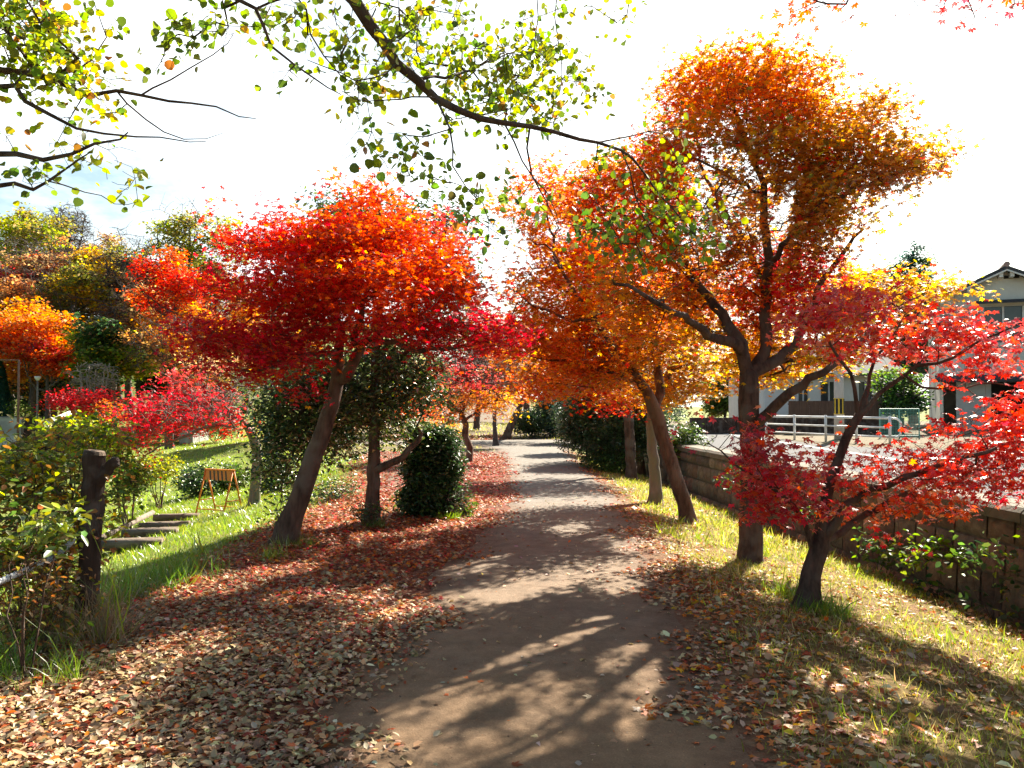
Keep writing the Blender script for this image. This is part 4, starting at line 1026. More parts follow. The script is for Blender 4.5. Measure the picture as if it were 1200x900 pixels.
# --- big orange maple on the right
b = base(880, 657); D = b[1]
tree('maple_tree', 'tall orange and gold maple with a stout trunk right of the path', [
    ([sink(b), at(881, 615, D), at(882, 560, D), at(880, 510, D), at(877, 470, D), at(878, 440, D)], [.165, .155, .15, .16, .165, .15]),
    ([at(879, 445, D), at(896, 415, D + .1), at(898, 360, D + .1), at(902, 300, D + .1), at(896, 250, D), at(896, 215, D), at(880, 180, D - .1), at(868, 143, D), at(861, 112, D)], [.12, .09, .075, .068, .062, .055, .045, .03, .018]),
    ([at(878, 442, D), at(864, 404, D - .2), at(840, 397, D - .5), at(817, 380, D - .8), at(790, 366, D - 1.1), at(755, 345, D - 1.3), at(720, 332, D - 1.4)], [.1, .085, .065, .055, .045, .03, .018]),
    ([at(864, 410, D - .1), at(852, 380, D + .1), at(832, 350, D + .2), at(815, 330, D + .2), at(795, 290, D + .3), at(775, 250, D + .3), at(765, 215, D + .3)], [.1, .08, .07, .06, .045, .03, .015]),
    ([at(880, 445, D), at(915, 420, D + .1), at(938, 390, D), at(957, 340, D - .1), at(985, 300, D - .2), at(1010, 270, D - .2)], [.1, .085, .065, .05, .035, .02]),
    ([at(878, 505, D), at(908, 477, D - .2), at(948, 443, D - .4), at(984, 422, D - .5), at(1020, 385, D - .2), at(1060, 355, D)], [.085, .075, .06, .045, .03, .02]),
    ([at(901, 305, D), at(930, 270, D - .3), at(955, 246, D - .5), at(988, 230, D - .6), at(1034, 212, D - .6), at(1065, 195, D - .6)], [.05, .045, .04, .032, .022, .012]),
    ([at(896, 215, D), at(915, 198, D + .1), at(935, 185, D + .2), at(960, 165, D + .2)], [.035, .03, .022, .012]),
    ([at(882, 182, D), at(902, 155, D + .3), at(905, 130, D + .3)], [.03, .022, .012]),
    ([at(898, 340, D), at(880, 300, D + .8), at(850, 250, D + 1), at(820, 190, D + 1), at(810, 140, D + .9)], [.05, .045, .035, .025, .012]),
    ([at(897, 235, D), at(870, 215, D - .4), at(835, 195, D - .6), at(800, 180, D - .6)], [.032, .026, .018, .012]),
], [
    (830, 110, 52, 36, D + .4, 1.0, 'dorg'), (880, 92, 52, 28, D + .2, .9, 'org'), (925, 118, 50, 30, D + .2, 1.0, 'dorg'), (985, 145, 50, 26, D + .2, .9, 'bgold'), (1040, 195, 44, 18, D - .5, .7, 'bgold', 1.2), (990, 195, 56, 26, D - .3, .9, 'bgold', 1.1), (1000, 225, 46, 18, D - .4, .7, 'brn'),
    (900, 190, 70, 42, D + .2, 1.2, 'bgold', .8), (930, 250, 70, 30, D - .2, 1.0, 'bgold', 1.1), (985, 255, 40, 20, D - .4, .6, 'gold'), (830, 190, 58, 44, D + .2, 1.1, 'org', .8), (785, 230, 50, 42, D + .2, 1.1, 'ored', .7), (790, 290, 56, 34, D, 1.0, 'org', .8), (850, 270, 66, 36, D - .2, 1.0, 'bgold', .8),
    (860, 320, 52, 26, D, 1.0, 'org', .6), (925, 330, 40, 40, D + .2, .9, 'crim', .8), (940, 295, 50, 18, D, .8, 'brn', .7), (770, 345, 46, 26, D - 1.0, .8, 'dorg', .6), (720, 325, 36, 22, D - 1.2, .6, 'org', .6), (930, 425, 46, 30, D + .8, .8, 'gold', .8), (900, 395, 40, 26, D + 1, .8, 'gold', .6), (1030, 348, 46, 26, D + .4, .9, 'gold', 1.2), (1075, 342, 36, 20, D + .4, .8, 'gold', 1.2), (1000, 375, 40, 26, D + .3, .7, 'gold', .7), (975, 330, 30, 18, D, .6, 'gold', .6), (970, 405, 30, 20, D + .2, .5, 'bgold', .6), (845, 440, 26, 26, D + .6, .6, 'gold', .6), (830, 335, 44, 36, D + .5, .8, 'org', .9), (875, 360, 44, 30, D + .7, .8, 'ored', .9), (800, 345, 40, 34, D + .6, .7, 'org', .8), (760, 375, 44, 26, D - .6, .7, 'org', .9), (820, 400, 40, 24, D + .6, .6, 'gold', .9), (850, 300, 40, 26, D + .8, .7, 'dorg', .8), (960, 360, 34, 26, D + .5, .6, 'gold', .9), (910, 300, 40, 30, D + .8, .6, 'crim', .8), (870, 400, 30, 26, D + .9, .5, 'gold', .8), (740, 290, 40, 40, D + .8, .8, 'ored', .8), (770, 180, 34, 40, D + .6, .7, 'ored', .7), (730, 215, 40, 36, D + .8, .8, 'org', .8), (690, 240, 36, 36, D + .9, .8, 'ored', .7), (900, 255, 50, 36, D + .5, .9, 'bgold', .9), (950, 205, 50, 30, D + .3, .9, 'bgold', .9), (1068, 195, 34, 16, D - .5, .6, 'bgold', 1.3), (1040, 175, 30, 14, D - .3, .6, 'bgold', 1.1), (1000, 140, 30, 16, D, .6, 'bgold', 1.0), (940, 355, 40, 30, D + .7, .7, 'gold', .9), (890, 430, 40, 26, D + 1.0, .7, 'gold', .9), (960, 425, 40, 20, D + .9, .6, 'gold', .9), (985, 395, 40, 24, D + .8, .6, 'gold', 1.0), (940, 400, 40, 24, D + .9, .6, 'gold', 1.0), (1000, 345, 40, 22, D + .8, .7, 'gold', 1.0), (840, 230, 50, 40, D + .3, .9, 'dorg', .8), (860, 205, 50, 50, D - .2, 1.1, 'bgold', .9), (845, 265, 56, 40, D - .4, 1.0, 'dorg', .9), (890, 285, 44, 30, D - .3, .8, 'brn', .8), (900, 130, 60, 40, D - .2, 1.0, 'dorg', .6)],
    M['bark'], M['maple'], T5, 28, .049, spacing=.29, dmin=.155, mixes=[('org', .08), ('gold', .05), ('brn', .1), ('olv', .07), ('red', .05)], sag=.06, sx=.19, sz=.065, gap=.2, fq=7, rs=.76, twl=.2, twn=2, r0=.0017)

# --- two trunks at the path side
b = base(809, 612); D = b[1]
tree('maple_tree', 'orange maple whose reddish trunk leans left over the path', [
    ([sink(b), at(797, 575, D), at(782, 530, D), at(769, 485, D), at(752, 450, D - .1), at(725, 412, D - .3), at(700, 378, D - .5), at(672, 340, D - .6), at(648, 300, D - .6)], [.15, .14, .135, .13, .085, .07, .055, .035, .02]),
    ([at(770, 488, D), at(772, 450, D + .2), at(768, 400, D + .3), at(755, 350, D + .4), at(735, 300, D + .4), at(715, 250, D + .4)], [.1, .085, .07, .05, .035, .018]),
    ([at(752, 450, D), at(710, 435, D - .3), at(670, 425, D - .4), at(630, 420, D - .4)], [.05, .04, .03, .016]),
    ([at(770, 420, D), at(800, 390, D), at(830, 375, D)], [.05, .04, .02]),
    ([at(700, 378, D - .5), at(660, 372, D - .7), at(625, 360, D - .7), at(600, 340, D - .7)], [.035, .03, .02, .012]),
    ([at(660, 322, D - .6), at(645, 270, D - .4), at(640, 215, D - .2)], [.03, .022, .012]),
], [
    (640, 218, 36, 30, D, .8, 'ored', .8), (622, 270, 34, 28, D - .2, .8, 'org', .8), (660, 280, 44, 34, D - .2, .9, 'org', .8), (705, 285, 50, 36, D + .2, 1.0, 'ored', .7), (635, 335, 42, 34, D - .5, .9, 'org', .9), (690, 345, 50, 36, D - .2, 1.0, 'org', .8), (745, 325, 46, 36, D + .3, 1.0, 'ored', .7), (625, 390, 40, 32, D - .5, .9, 'dorg', 1.0),
    (680, 410, 54, 30, D - .4, 1.0, 'dorg', 1.0), (735, 405, 48, 30, D, 1.0, 'bgold', .9), (645, 430, 42, 20, D - .5, .7, 'dorg'), (628, 458, 26, 10, D - .5, .5, 'ored'), (790, 385, 40, 26, D + .1, .8, 'org', .8), (720, 445, 44, 16, D - .3, .7, 'bgold'), (690, 470, 20, 12, D - .5, .4, 'red'), (600, 360, 18, 20, D - .6, .4, 'org', .8), (608, 310, 18, 20, D - .5, .4, 'ored', .7), (640, 400, 50, 34, D + .4, .9, 'org', .9), (690, 440, 50, 20, D + .4, .8, 'dorg', .9), (650, 455, 34, 12, D, .6, 'org', .9), (600, 400, 18, 24, D - .3, .5, 'dorg', .9), (600, 275, 14, 24, D - .2, .5, 'org', .8), (592, 245, 14, 26, D - .1, .4, 'org', .9), (592, 330, 16, 24, D - .4, .5, 'org', .9), (600, 210, 16, 16, D, .4, 'ored', .8), (670, 240, 40, 30, D + .3, .8, 'org', .8), (680, 310, 50, 40, D + .6, .9, 'ored', .8), (700, 380, 60, 36, D + .8, .9, 'org', .8)],
    M['bark_red'], M['maple'], T5, 28, .051, spacing=.32, dmin=.17, sx=.2, sz=.065, gap=.2, fq=5, rs=.78, twl=.2, twn=2, r0=.0017, mixes=[('org', .12), ('gold', .08), ('ored', .06)], sag=.06)
b = base(769, 590); D = b[1]
tree('maple_tree', 'golden-brown maple with a pale upright trunk behind the leaning one', [
    ([sink(b), at(767, 555, D), at(764, 515, D), at(764, 480, D), at(775, 455, D), at(790, 425, D + .1)], [.13, .12, .115, .11, .09, .06]),
    ([at(764, 482, D), at(748, 450, D + .2), at(730, 400, D + .4), at(725, 350, D + .4)], [.07, .055, .035, .02]),
    ([at(785, 435, D), at(815, 405, D + .2), at(840, 360, D + .3), at(850, 310, D + .3)], [.055, .045, .03, .015])],
    [(800, 445, 42, 24, D - .1, .9, 'bgold'), (770, 465, 40, 14, D - .2, .8, 'bgold'), (730, 460, 34, 16, D - .1, .7, 'dorg'), (820, 410, 40, 30, D + .2, .9, 'gold', .7), (730, 390, 40, 34, D + .4, 1, 'org', .6), (835, 345, 36, 34, D + .3, .9, 'org', .6), (780, 400, 40, 30, D + .3, .9, 'bgold', .6), (725, 478, 22, 10, D - .3, .5, 'red')],
    M['bark_grey'], M['maple'], T5, 28, .051, spacing=.34, dmin=.18, sx=.21, sz=.065, gap=.16, fq=5, twl=.2, twn=2, r0=.0017, mixes=[('gold', .12), ('org', .1), ('lg', .04)], sag=.06)

tree('maple_tree', 'orange maple further along the path behind the big dark shrub', [
    ([sink(farbase(738, 20.5)), at(738, 520, 20.5), at(735, 480, 20.5), at(728, 440, 20.5), at(720, 400, 20.5)], [.17, .15, .14, .12, .08]),
    ([at(733, 460, 20.5), at(700, 430, 20), at(660, 410, 19.5), at(630, 405, 19.2)], [.09, .07, .05, .03]), ([at(728, 440, 20.5), at(760, 400, 20.8), at(780, 360, 21)], [.09, .06, .03])],
    [(690, 400, 50, 30, 20, 1.4, 'org'), (645, 415, 36, 20, 19.5, 1.2, 'dorg'), (735, 385, 46, 34, 20.8, 1.5, 'org'), (780, 360, 30, 26, 21, 1.2, 'gold'), (625, 440, 26, 12, 19.3, .8, 'ored'), (700, 360, 40, 24, 20.5, 1.3, 'ored')],
    M['bark'], M['maple'], T3, 26, .065, spacing=.5, dmin=.27, sx=.24, sz=.09, gap=.2, fq=4)
tree('evergreen_tree', 'tall dark evergreen tree rising behind the big shrub right of the path', [
    ([sink(farbase(748, 25)), at(748, 490, 25), at(745, 440, 25), at(742, 400, 25)], [.18, .16, .13, .06])],
    [(745, 450, 40, 34, 25, 1.3, 'dgrn'), (720, 470, 28, 26, 25, 1.0, 'dgrn'), (775, 470, 28, 30, 25, 1.0, 'dgrn'), (745, 410, 30, 24, 25, 1.0, 'dgrn'), (690, 455, 18, 16, 25, .7, 'dgrn')],
    M['bark'], M['ever'], TF, 40, .1, spacing=.55, dmin=.3, sx=.26, sz=.2, mixes=[('grn', .2)], tilt=.7, droop=.5, gap=.1)
# --- small red maple at the front right
b = base(944, 712); D = b[1]
tree('maple_tree', 'small scarlet maple forking low at the front right of the grass', [
    ([sink(b), at(948, 690, D), at(953, 660, D), at(961, 638, D), at(966, 600, D), at(976, 556, D), at(992, 515, D), at(1006, 488, D), at(1012, 470, D)], [.135, .122, .118, .115, .075, .06, .055, .05, .04]),
    ([at(1008, 482, D), at(1002, 455, D - .1), at(986, 420, D - .1), at(970, 396, D - .1), at(945, 380, D - .1)], [.03, .026, .02, .015, .008]),
    ([at(1006, 486, D), at(1030, 462, D - .1), at(1060, 440, D - .2), at(1100, 426, D - .3), at(1150, 398, D - .4), at(1210, 372, D - .5)], [.035, .03, .025, .02, .014, .008]),
    ([at(1012, 472, D), at(1020, 440, D + .2), at(1040, 405, D + .3), at(1060, 370, D + .3)], [.028, .022, .015, .008]),
    ([at(962, 636, D), at(990, 592, D - .1), at(1020, 572, D - .2), at(1075, 555, D - .4), at(1130, 535, D - .5), at(1215, 508, D - .6)], [.06, .05, .042, .035, .026, .012]),
    ([at(964, 634, D), at(1000, 612, D + .2), at(1040, 590, D + .3), at(1080, 568, D + .4), at(1112, 545, D + .5), at(1150, 520, D + .6)], [.05, .042, .036, .03, .02, .01]),
    ([at(955, 645, D), at(943, 615, D - .1), at(928, 592, D - .2), at(900, 568, D - .3), at(862, 545, D - .3), at(830, 520, D - .3)], [.035, .03, .025, .02, .014, .007]),
    ([at(1060, 440, D - .2), at(1100, 455, D - .1), at(1150, 450, D), at(1215, 455, D)], [.018, .014, .01, .006]),
], [
    (870, 525, 44, 26, D - .3, .6, 'dcrim', 1.1), (905, 560, 44, 22, D - .3, .6, 'crim', 1.2), (935, 590, 36, 18, D - .3, .5, 'dcrim', 1.1), (850, 490, 30, 12, D - .2, .4, 'crim', .9), (900, 600, 22, 12, D - .3, .3, 'crim', .8), (1035, 590, 52, 20, D, .6, 'ored', 1.1), (1010, 560, 40, 18, D, .5, 'red'), (1080, 555, 60, 24, D - .2, .7, 'red', 1.1), (1140, 540, 56, 26, D - .3, .7, 'red', 1.1), (1195, 520, 40, 30, D - .4, .7, 'red', 1.0), (1100, 590, 36, 12, D, .4, 'ored'), (1150, 575, 36, 12, D, .4, 'crim'), (1045, 632, 16, 9, D, .2, 'crim', .8),
    (965, 375, 40, 20, D - .1, .6, 'crim', .8), (1010, 395, 50, 26, D, .7, 'red', .7), (1070, 392, 50, 28, D, .7, 'red', .8), (1120, 408, 46, 18, D - .2, .6, 'red', .55), (1175, 395, 46, 20, D - .4, .6, 'pink', .45), (1090, 372, 40, 14, D + .2, .5, 'ored', .7), (985, 350, 40, 14, D, .5, 'crim', .7), (1090, 440, 26, 10, D - .2, .3, 'red', .6), (1150, 430, 40, 12, D - .2, .4, 'red', .6), (1190, 450, 30, 20, D - .2, .4, 'red', .6), (1180, 480, 40, 14, D - .3, .4, 'red', .7), (945, 400, 26, 14, D - .1, .4, 'crim', .7), (970, 520, 20, 12, D - .1, .3, 'crim', .8), (985, 548, 34, 18, D + .3, .4, 'crim', .9), (1000, 585, 30, 14, D + .2, .4, 'crim', .9), (1120, 505, 50, 14, D - .2, .5, 'red', .9), (1060, 520, 36, 14, D + .2, .5, 'red', .8), (1040, 365, 40, 18, D + .1, .5, 'red', .8), (1130, 378, 30, 10, D - .2, .5, 'red', .5)],
    M['bark'], M['maple_gloss'], T5, 20, .047, spacing=.245, dmin=.13, sx=.14, sz=.032, gap=.24, fq=6, rs=.7, mixes=[('ored', .16), ('pink', .06)], twn=2, twl=.18, r0=.0014, sag=.04, droop=.5, tilt=.5)

# --- maple out of frame on the right whose tips hang into the top corner
tree('maple_tree', 'pink-red maple sprays hanging into the sky at the top right corner', [
    ([np.array((4.7, 4.2, -.6)), np.array((4.6, 4.3, 1.2)), np.array((4.3, 4.5, 2.8)), np.array((3.9, 4.9, 4.0))], [.15, .13, .1, .06]),
    ([np.array((4.4, 4.5, 2.6)), at(1290, -60, 5.6), at(1190, -35, 5.8), at(1060, -32, 6.0), at(965, -18, 6.1)], [.05, .035, .022, .014, .008])],
    [(960, 3, 36, 11, 6.1, .25, 'ored', 1.6), (1030, -10, 50, 9, 6.0, .3, 'ored', 1.0), (1110, -14, 60, 12, 5.9, .3, 'pink', 1.0), (1185, 2, 36, 12, 5.7, .3, 'pink', 1.2), (1240, -40, 60, 30, 5.6, .5, 'ored', .8)],
    M['bark'], M['maple'], T5, 12, .048, spacing=.26, dmin=.14, sx=.1, sz=.05, twn=2, twl=.12, r0=.003, sag=.02)

# --- broad round-leaved tree overhead: trunk out of frame on the left
RL = 'yg'
tree('broadleaf_tree', 'overhanging branches with round yellow-green leaves across the top of the view', [
    ([np.array((-4.1, 4.9, -.5)), np.array((-4.05, 4.9, 1.2)), np.array((-3.9, 4.85, 2.6)), np.array((-3.6, 4.8, 4.0)), np.array((-3.1, 4.7, 5.1))], [.2, .18, .16, .13, .1]),
    # long drooping limb
    ([np.array((-3.25, 4.7, 4.9)), at(240, -160, 4.6), at(340, -75, 4.5), at(415, 0, 4.5), at(450, 50, 4.6), at(490, 95, 4.7), at(535, 128, 4.8), at(590, 144, 4.9), at(650, 155, 5.0), at(700, 168, 5.2), at(742, 186, 5.4)], [.08, .06, .05, .043, .038, .032, .027, .022, .017, .013, .01]),
    ([at(700, 168, 5.2), at(740, 160, 5.4), at(790, 150, 5.6)], [.009, .007, .004]),
    ([at(742, 186, 5.4), at(770, 225, 5.6), at(800, 258, 5.7), at(830, 300, 5.8)], [.009, .007, .006, .004]),
    ([at(735, 184, 5.3), at(745, 230, 5.4), at(765, 275, 5.5), at(800, 320, 5.6)], [.008, .007, .005, .003]),
    ([at(622, 150, 5.0), at(623, 205, 5.0), at(640, 235, 5.0), at(660, 280, 5.1)], [.009, .008, .006, .003]),
    ([at(585, 143, 4.9), at(612, 190, 4.9), at(640, 225, 4.9), at(655, 262, 4.9)], [.009, .007, .006, .003]),
    ([at(508, 108, 4.7), at(528, 150, 4.6), at(532, 195, 4.6), at(560, 235, 4.6)], [.01, .008, .006, .003]),
    ([at(470, 73, 4.6), at(440, 92, 4.4), at(400, 85, 4.2), at(360, 70, 4.1)], [.008, .006, .005, .003]),
    ([at(515, 115, 4.7), at(470, 118, 4.4), at(430, 118, 4.2), at(400, 105, 4.1)], [.008, .006, .004, .003]),
    ([at(500, 100, 4.7), at(545, 85, 5.2), at(590, 65, 5.6), at(640, 50, 5.9)], [.012, .009, .006, .004]),
    # limbs that come in at the left edge and at the top
    ([np.array((-3.75, 4.8, 3.3)), at(-20, 82, 4.9), at(45, 88, 4.9), at(110, 112, 4.9), at(165, 112, 5.0), at(225, 122, 5.1), at(300, 138, 5.2)], [.05, .03, .024, .017, .012, .008, .003]),
    ([at(160, 112, 5.0), at(200, 95, 5.0), at(250, 65, 5.0), at(275, 40, 5.0)], [.009, .007, .005, .003]),
    ([at(140, 112, 4.9), at(170, 140, 5.0), at(215, 162, 5.0), at(262, 156, 5.1)], [.009, .007, .005, .002]),
    ([np.array((-3.85, 4.85, 2.8)), at(-20, 105, 4.7), at(30, 118, 4.7), at(90, 150, 4.7), at(160, 160, 4.8), at(240, 166, 4.9)], [.04, .022, .016, .011, .007, .003]),
    ([np.array((-3.85, 4.85, 2.6)), at(-20, 183, 4.6), at(50, 187, 4.6), at(110, 170, 4.6), at(150, 155, 4.7)], [.04, .022, .017, .011, .005]),
    ([np.array((-3.88, 4.85, 2.5)), at(-20, 222, 4.5), at(40, 222, 4.5), at(75, 200, 4.5), at(105, 178, 4.5)], [.03, .018, .013, .008, .004]),
    ([at(50, 221, 4.5), at(100, 225, 4.5), at(135, 240, 4.5), at(162, 236, 4.5)], [.007, .005, .003, .002]),
    ([np.array((-3.3, 4.7, 4.6)), at(60, -90, 4.6), at(150, -45, 4.5), at(240, -15, 4.4), at(300, 10, 4.3), at(320, 55, 4.3), at(370, 95, 4.3), at(400, 110, 4.3)], [.05, .035, .025, .018, .013, .009, .006, .003]),
    ([at(300, 0, 4.3), at(345, -5, 4.4), at(365, 40, 4.4), at(400, 90, 4.4), at(440, 112, 4.5)], [.01, .009, .007, .005, .003]),
    ([np.array((-3.1, 4.7, 5.05)), at(330, -190, 5.4), at(480, -110, 5.6), at(600, -60, 5.8), at(690, -40, 6.0), at(740, -20, 6.0)], [.06, .045, .032, .022, .014, .008]),
    ([at(630, -52, 5.8), at(630, 0, 5.8), at(626, 60, 5.8)], [.007, .005, .003]), ([at(660, -45, 5.9), at(650, 20, 5.9), at(658, 70, 5.9)], [.006, .004, .003]),
], [
    (30, 40, 60, 60, 4.8, .5, 'yg', 1.3), (70, 95, 50, 40, 4.8, .4, 'yg', 1.0), (15, 20, 40, 40, 4.7, .5, 'yel', 1.0), (110, 20, 24, 18, 4.7, .2, 'yg', .8), (85, 60, 40, 30, 4.9, .4, 'yel', 1.0), (115, 120, 26, 16, 4.9, .2, 'yel', 1.0), (30, 155, 40, 26, 4.6, .3, 'lg', .5), (130, 185, 34, 22, 4.7, .3, 'yg', .6), (50, 210, 30, 14, 4.5, .2, 'lg', .6), (150, 208, 20, 12, 4.6, .2, 'yg', .7),
    (215, 20, 50, 28, 4.3, .3, 'lg', 1.3), (185, 50, 16, 20, 4.2, .1, 'lg', .9), (265, 15, 40, 22, 4.3, .3, 'lg', 1.0), (335, 10, 50, 20, 4.4, .3, 'lg', 1.0), (345, 40, 40, 20, 4.4, .3, 'yg', .7), (335, 75, 8, 10, 4.3, .1, 'lg', .8),
    (440, 55, 60, 50, 4.6, .6, 'yg', .6), (520, 45, 60, 40, 5.1, .6, 'yg', .7), (420, 95, 40, 26, 4.4, .3, 'yg', .7), (560, 95, 60, 30, 5.4, .6, 'yg', .9), (620, 75, 50, 34, 5.8, .5, 'yg', .9), (690, 85, 34, 40, 5.8, .4, 'yg', .6), (640, 30, 40, 24, 5.8, .4, 'yg', .5), (715, 10, 24, 14, 6.0, .2, 'yg', 1.0), (560, 140, 60, 20, 5.1, .4, 'yg', .7), (640, 135, 50, 20, 5.4, .4, 'yg', .7), (485, 165, 34, 24, 4.6, .3, 'lg', .8), (440, 170, 14, 26, 4.3, .15, 'lg', .9), (495, 195, 20, 18, 4.5, .2, 'lg', .8), (545, 215, 30, 22, 4.6, .3, 'lg', .6),
    (550, 235, 16, 26, 4.6, .2, 'grn', .9), (575, 265, 20, 20, 4.7, .2, 'grn', .8), (640, 225, 40, 26, 4.9, .3, 'lg', .5), (700, 200, 40, 20, 5.3, .3, 'lg', .6), (730, 260, 50, 30, 5.4, .4, 'grn', .7), (790, 215, 40, 34, 5.6, .3, 'yg', .9), (820, 255, 34, 26, 5.7, .3, 'yg', 1.2), (770, 290, 50, 20, 5.5, .3, 'lg', .8), (840, 285, 20, 16, 5.8, .2, 'yg', 1.0), (780, 165, 30, 20, 5.5, .3, 'yg', .6), (680, 280, 50, 20, 5.2, .3, 'grn', .6)],
    M['bark'], M['round'], TR, 10, .046, spacing=.26, dmin=.1, sx=.075, sz=.065, twn=3, twl=.15, r0=.0018, mixes=[('yel', .07), ('lg', .3), ('grn', .13), ('brn', .03)], tilt=.9, droop=1.2, up=0, sag=0, vv=.22, ex=.4, wob=.012, k=.62)

# --- red weeping maple in the left valley
D = 16.5; bx = at(303, 0, D)[0]; b = np.array((bx, D, float(gz(bx, D))))
tree('maple_tree', 'low crimson maple with bare arching twigs reaching left over the lawn', [
    ([sink(b), at(301, 535, D), at(296, 512, D), at(280, 492, D), at(250, 480, D)], [.12, .11, .1, .07, .045]),
    ([at(282, 494, D), at(250, 500, D - .6), at(215, 512, D - .8), at(180, 528, D - .8), at(158, 545, D - .8)], [.05, .04, .03, .02, .012]),
    ([at(250, 480, D), at(215, 470, D), at(180, 478, D), at(150, 500, D)], [.04, .03, .02, .01]),
    ([at(290, 505, D), at(265, 465, D + .8), at(230, 450, D + .8)], [.04, .03, .015])],
    [(205, 468, 36, 14, D, .9, 'crim'), (190, 492, 48, 15, D - .4, 1.0, 'crim', 1.1), (245, 490, 38, 11, D - .3, .9, 'crim', .9), (160, 512, 22, 16, D - .6, .6, 'dcrim'), (150, 552, 14, 8, D - .7, .3, 'crim'), (275, 498, 20, 8, D - .4, .5, 'red'), (250, 470, 30, 14, D + .4, .8, 'pink', .6), (235, 445, 40, 16, D + .6, .9, 'pink', .4), (255, 425, 30, 14, D + .8, .8, 'dull', .4)],
    M['bark_grey'], M['maple'], T3, 40, .055, spacing=.48, dmin=.26, sx=.26, sz=.09, extra_bare=[(235, 480, 60, 22, D - .3, 1.2, 'brn'), (270, 460, 50, 20, D, 1.0, 'brn')], r0=.0045, sag=.14)

# --- shrubs right of the path
D = hit(728, 556)[1]
bush('shrub', 'big dark evergreen shrub with several stems right of the path', 708, 510, 46, 36, D, .8, 'dgrn', 50, .08, [('grn', .1)], spacing=.32, dmin=.16, basepx=730, sx=.16, sz=.14,
     blobs=[(705, 512, 42, 32, D, .8, 'dgrn'), (680, 495, 26, 30, D + .3, .6, 'dgrn'), (740, 505, 30, 34, D + .1, .6, 'dgrn'), (700, 470, 34, 22, D + .4, .6, 'dgrn'), (690, 455, 20, 14, D + .6, .4, 'dgrn'), (735, 468, 34, 24, D + .3, .5, 'dgrn'), (760, 495, 20, 30, D + .1, .4, 'dgrn'), (715, 540, 36, 10, D - .2, .5, 'grn', .8)], stems=7)
D = hit(800, 552)[1]
bush('shrub', 'pale green leafy shrub between the upright trunk and the stone wall', 802, 524, 24, 24, D, .45, 'grn', 34, .1, [('lg', .2), ('dgrn', .2)], spacing=.26, dmin=.16)
bush('shrub', 'clipped round dark hedge shrub beyond the far path end', 622, 497, 20, 14, 41, 1.0, 'dgrn', 70, .09, [('grn', .1)], spacing=.42, dmin=.24, sx=.2, sz=.16, tpl=TF)
bush('shrub', 'tall bluish dark evergreen right of the clipped round shrub', 645, 484, 18, 28, 42, 1.0, 'bluegrn', 70, .1, [('dgrn', .4)], spacing=.48, dmin=.28, sx=.22, sz=.2, tpl=TF)
bush('shrub', 'dark evergreen behind the big shrub right of the path', 672, 475, 20, 28, 36, .9, 'dgrn', 70, .1, [('bluegrn', .3)], spacing=.45, dmin=.28, sx=.22, sz=.2, tpl=TF)
bush('shrub', 'low dark undergrowth shrub beneath the leaning red maple', 392, 578, 26, 16, hit(392, 596)[1] + 1.5, .5, 'dgrn', 30, .07, [('grn', .3), ('brn', .1)], spacing=.3, dmin=.18, sx=.14, sz=.1)
bush('shrub', 'small green ground shrub at the foot of the straight evergreen', 430, 600, 18, 14, hit(437, 614)[1] - .25, .22, 'dgrn', 22, .06, [('grn', .3), ('lg', .1)], spacing=.2, dmin=.12, sx=.09, sz=.07)
bush('shrub', 'bright green low shrub between the evergreen and the rounded shrub', 475, 588, 14, 10, hit(475, 600)[1], .2, 'grn', 22, .07, [('lg', .3)], spacing=.2, dmin=.12, sx=.09, sz=.07)

# weeds along the wall foot
wall_weeds = [
    (1090, 648, 36, 22, 7.8, 'lg', 'bright leafy bramble at the foot of the stone wall below the scarlet leaves'),
    (1155, 660, 32, 30, 7.5, 'grn', 'green bramble with long leafy stems against the stone wall at the right edge'),
    (1035, 645, 30, 18, 8.5, 'grn', 'dull green bramble in the shade left of the bright bramble'),
    (1165, 708, 26, 16, 7.2, 'dgrn', 'dark ground weeds below the bramble at the right edge'),
    (1080, 690, 26, 10, 7.8, 'dgrn', 'low dark weeds under the bright bramble'),
    (960, 610, 20, 12, 10.5, 'dgrn', 'dark weeds at the wall foot behind the forked trunk'),
    (870, 565, 22, 16, 13.0, 'dgrn', 'dark weeds at the wall foot behind the stout orange maple trunk')]
for px, py, rx, ry, d, c, lb in wall_weeds:
    d = (5.6 - .32) / ((px - 600) / F + .056)
    bush('bramble', lb, px, py, rx, ry, d, .3, c, 9, .075, [('lg', .15), ('yg', .08), ('dgrn', .3)], spacing=.2, dmin=.12, sx=.1, sz=.07, tpl=TF, mat='round', stems=5, group='brambles along the stone wall', cat='bramble', r0=.0018, twn=1, rs=.16)

# ------------------------------------------------------------------ the left hand vines around the rope and post
bush('vine', 'tangle of yellowing vines climbing around the broken trunk post', 60, 560, 62, 55, 6.4, .5, 'olv', 15, .052, [('yg', .25), ('yel', .1), ('brn', .22), ('grn', .2), ('gold', .05)], tpl=TF, mat='round', spacing=.2, dmin=.11, sx=.11, sz=.1, stems=9, cat='vine', r0=.002, rs=.3,
     blobs=[(45, 555, 60, 50, 6.3, .5, 'olv'), (15, 548, 40, 30, 6.2, .4, 'yg', .6), (95, 520, 44, 24, 7.0, .5, 'yg', .9), (75, 600, 45, 36, 6.0, .35, 'olv', .7), (20, 620, 40, 40, 5.7, .4, 'grn', .8), (130, 530, 24, 22, 7.2, .4, 'lg', .6), (118, 618, 22, 20, POST[1] - .16, .12, 'brn', .8), (134, 600, 14, 40, 6.3, .2, 'olv', .6), (30, 660, 50, 40, 5.9, .3, 'brn', .6), (70, 655, 40, 40, 6.1, .3, 'brn', .8), (60, 715, 50, 24, 5.9, .3, 'dull', .7)])
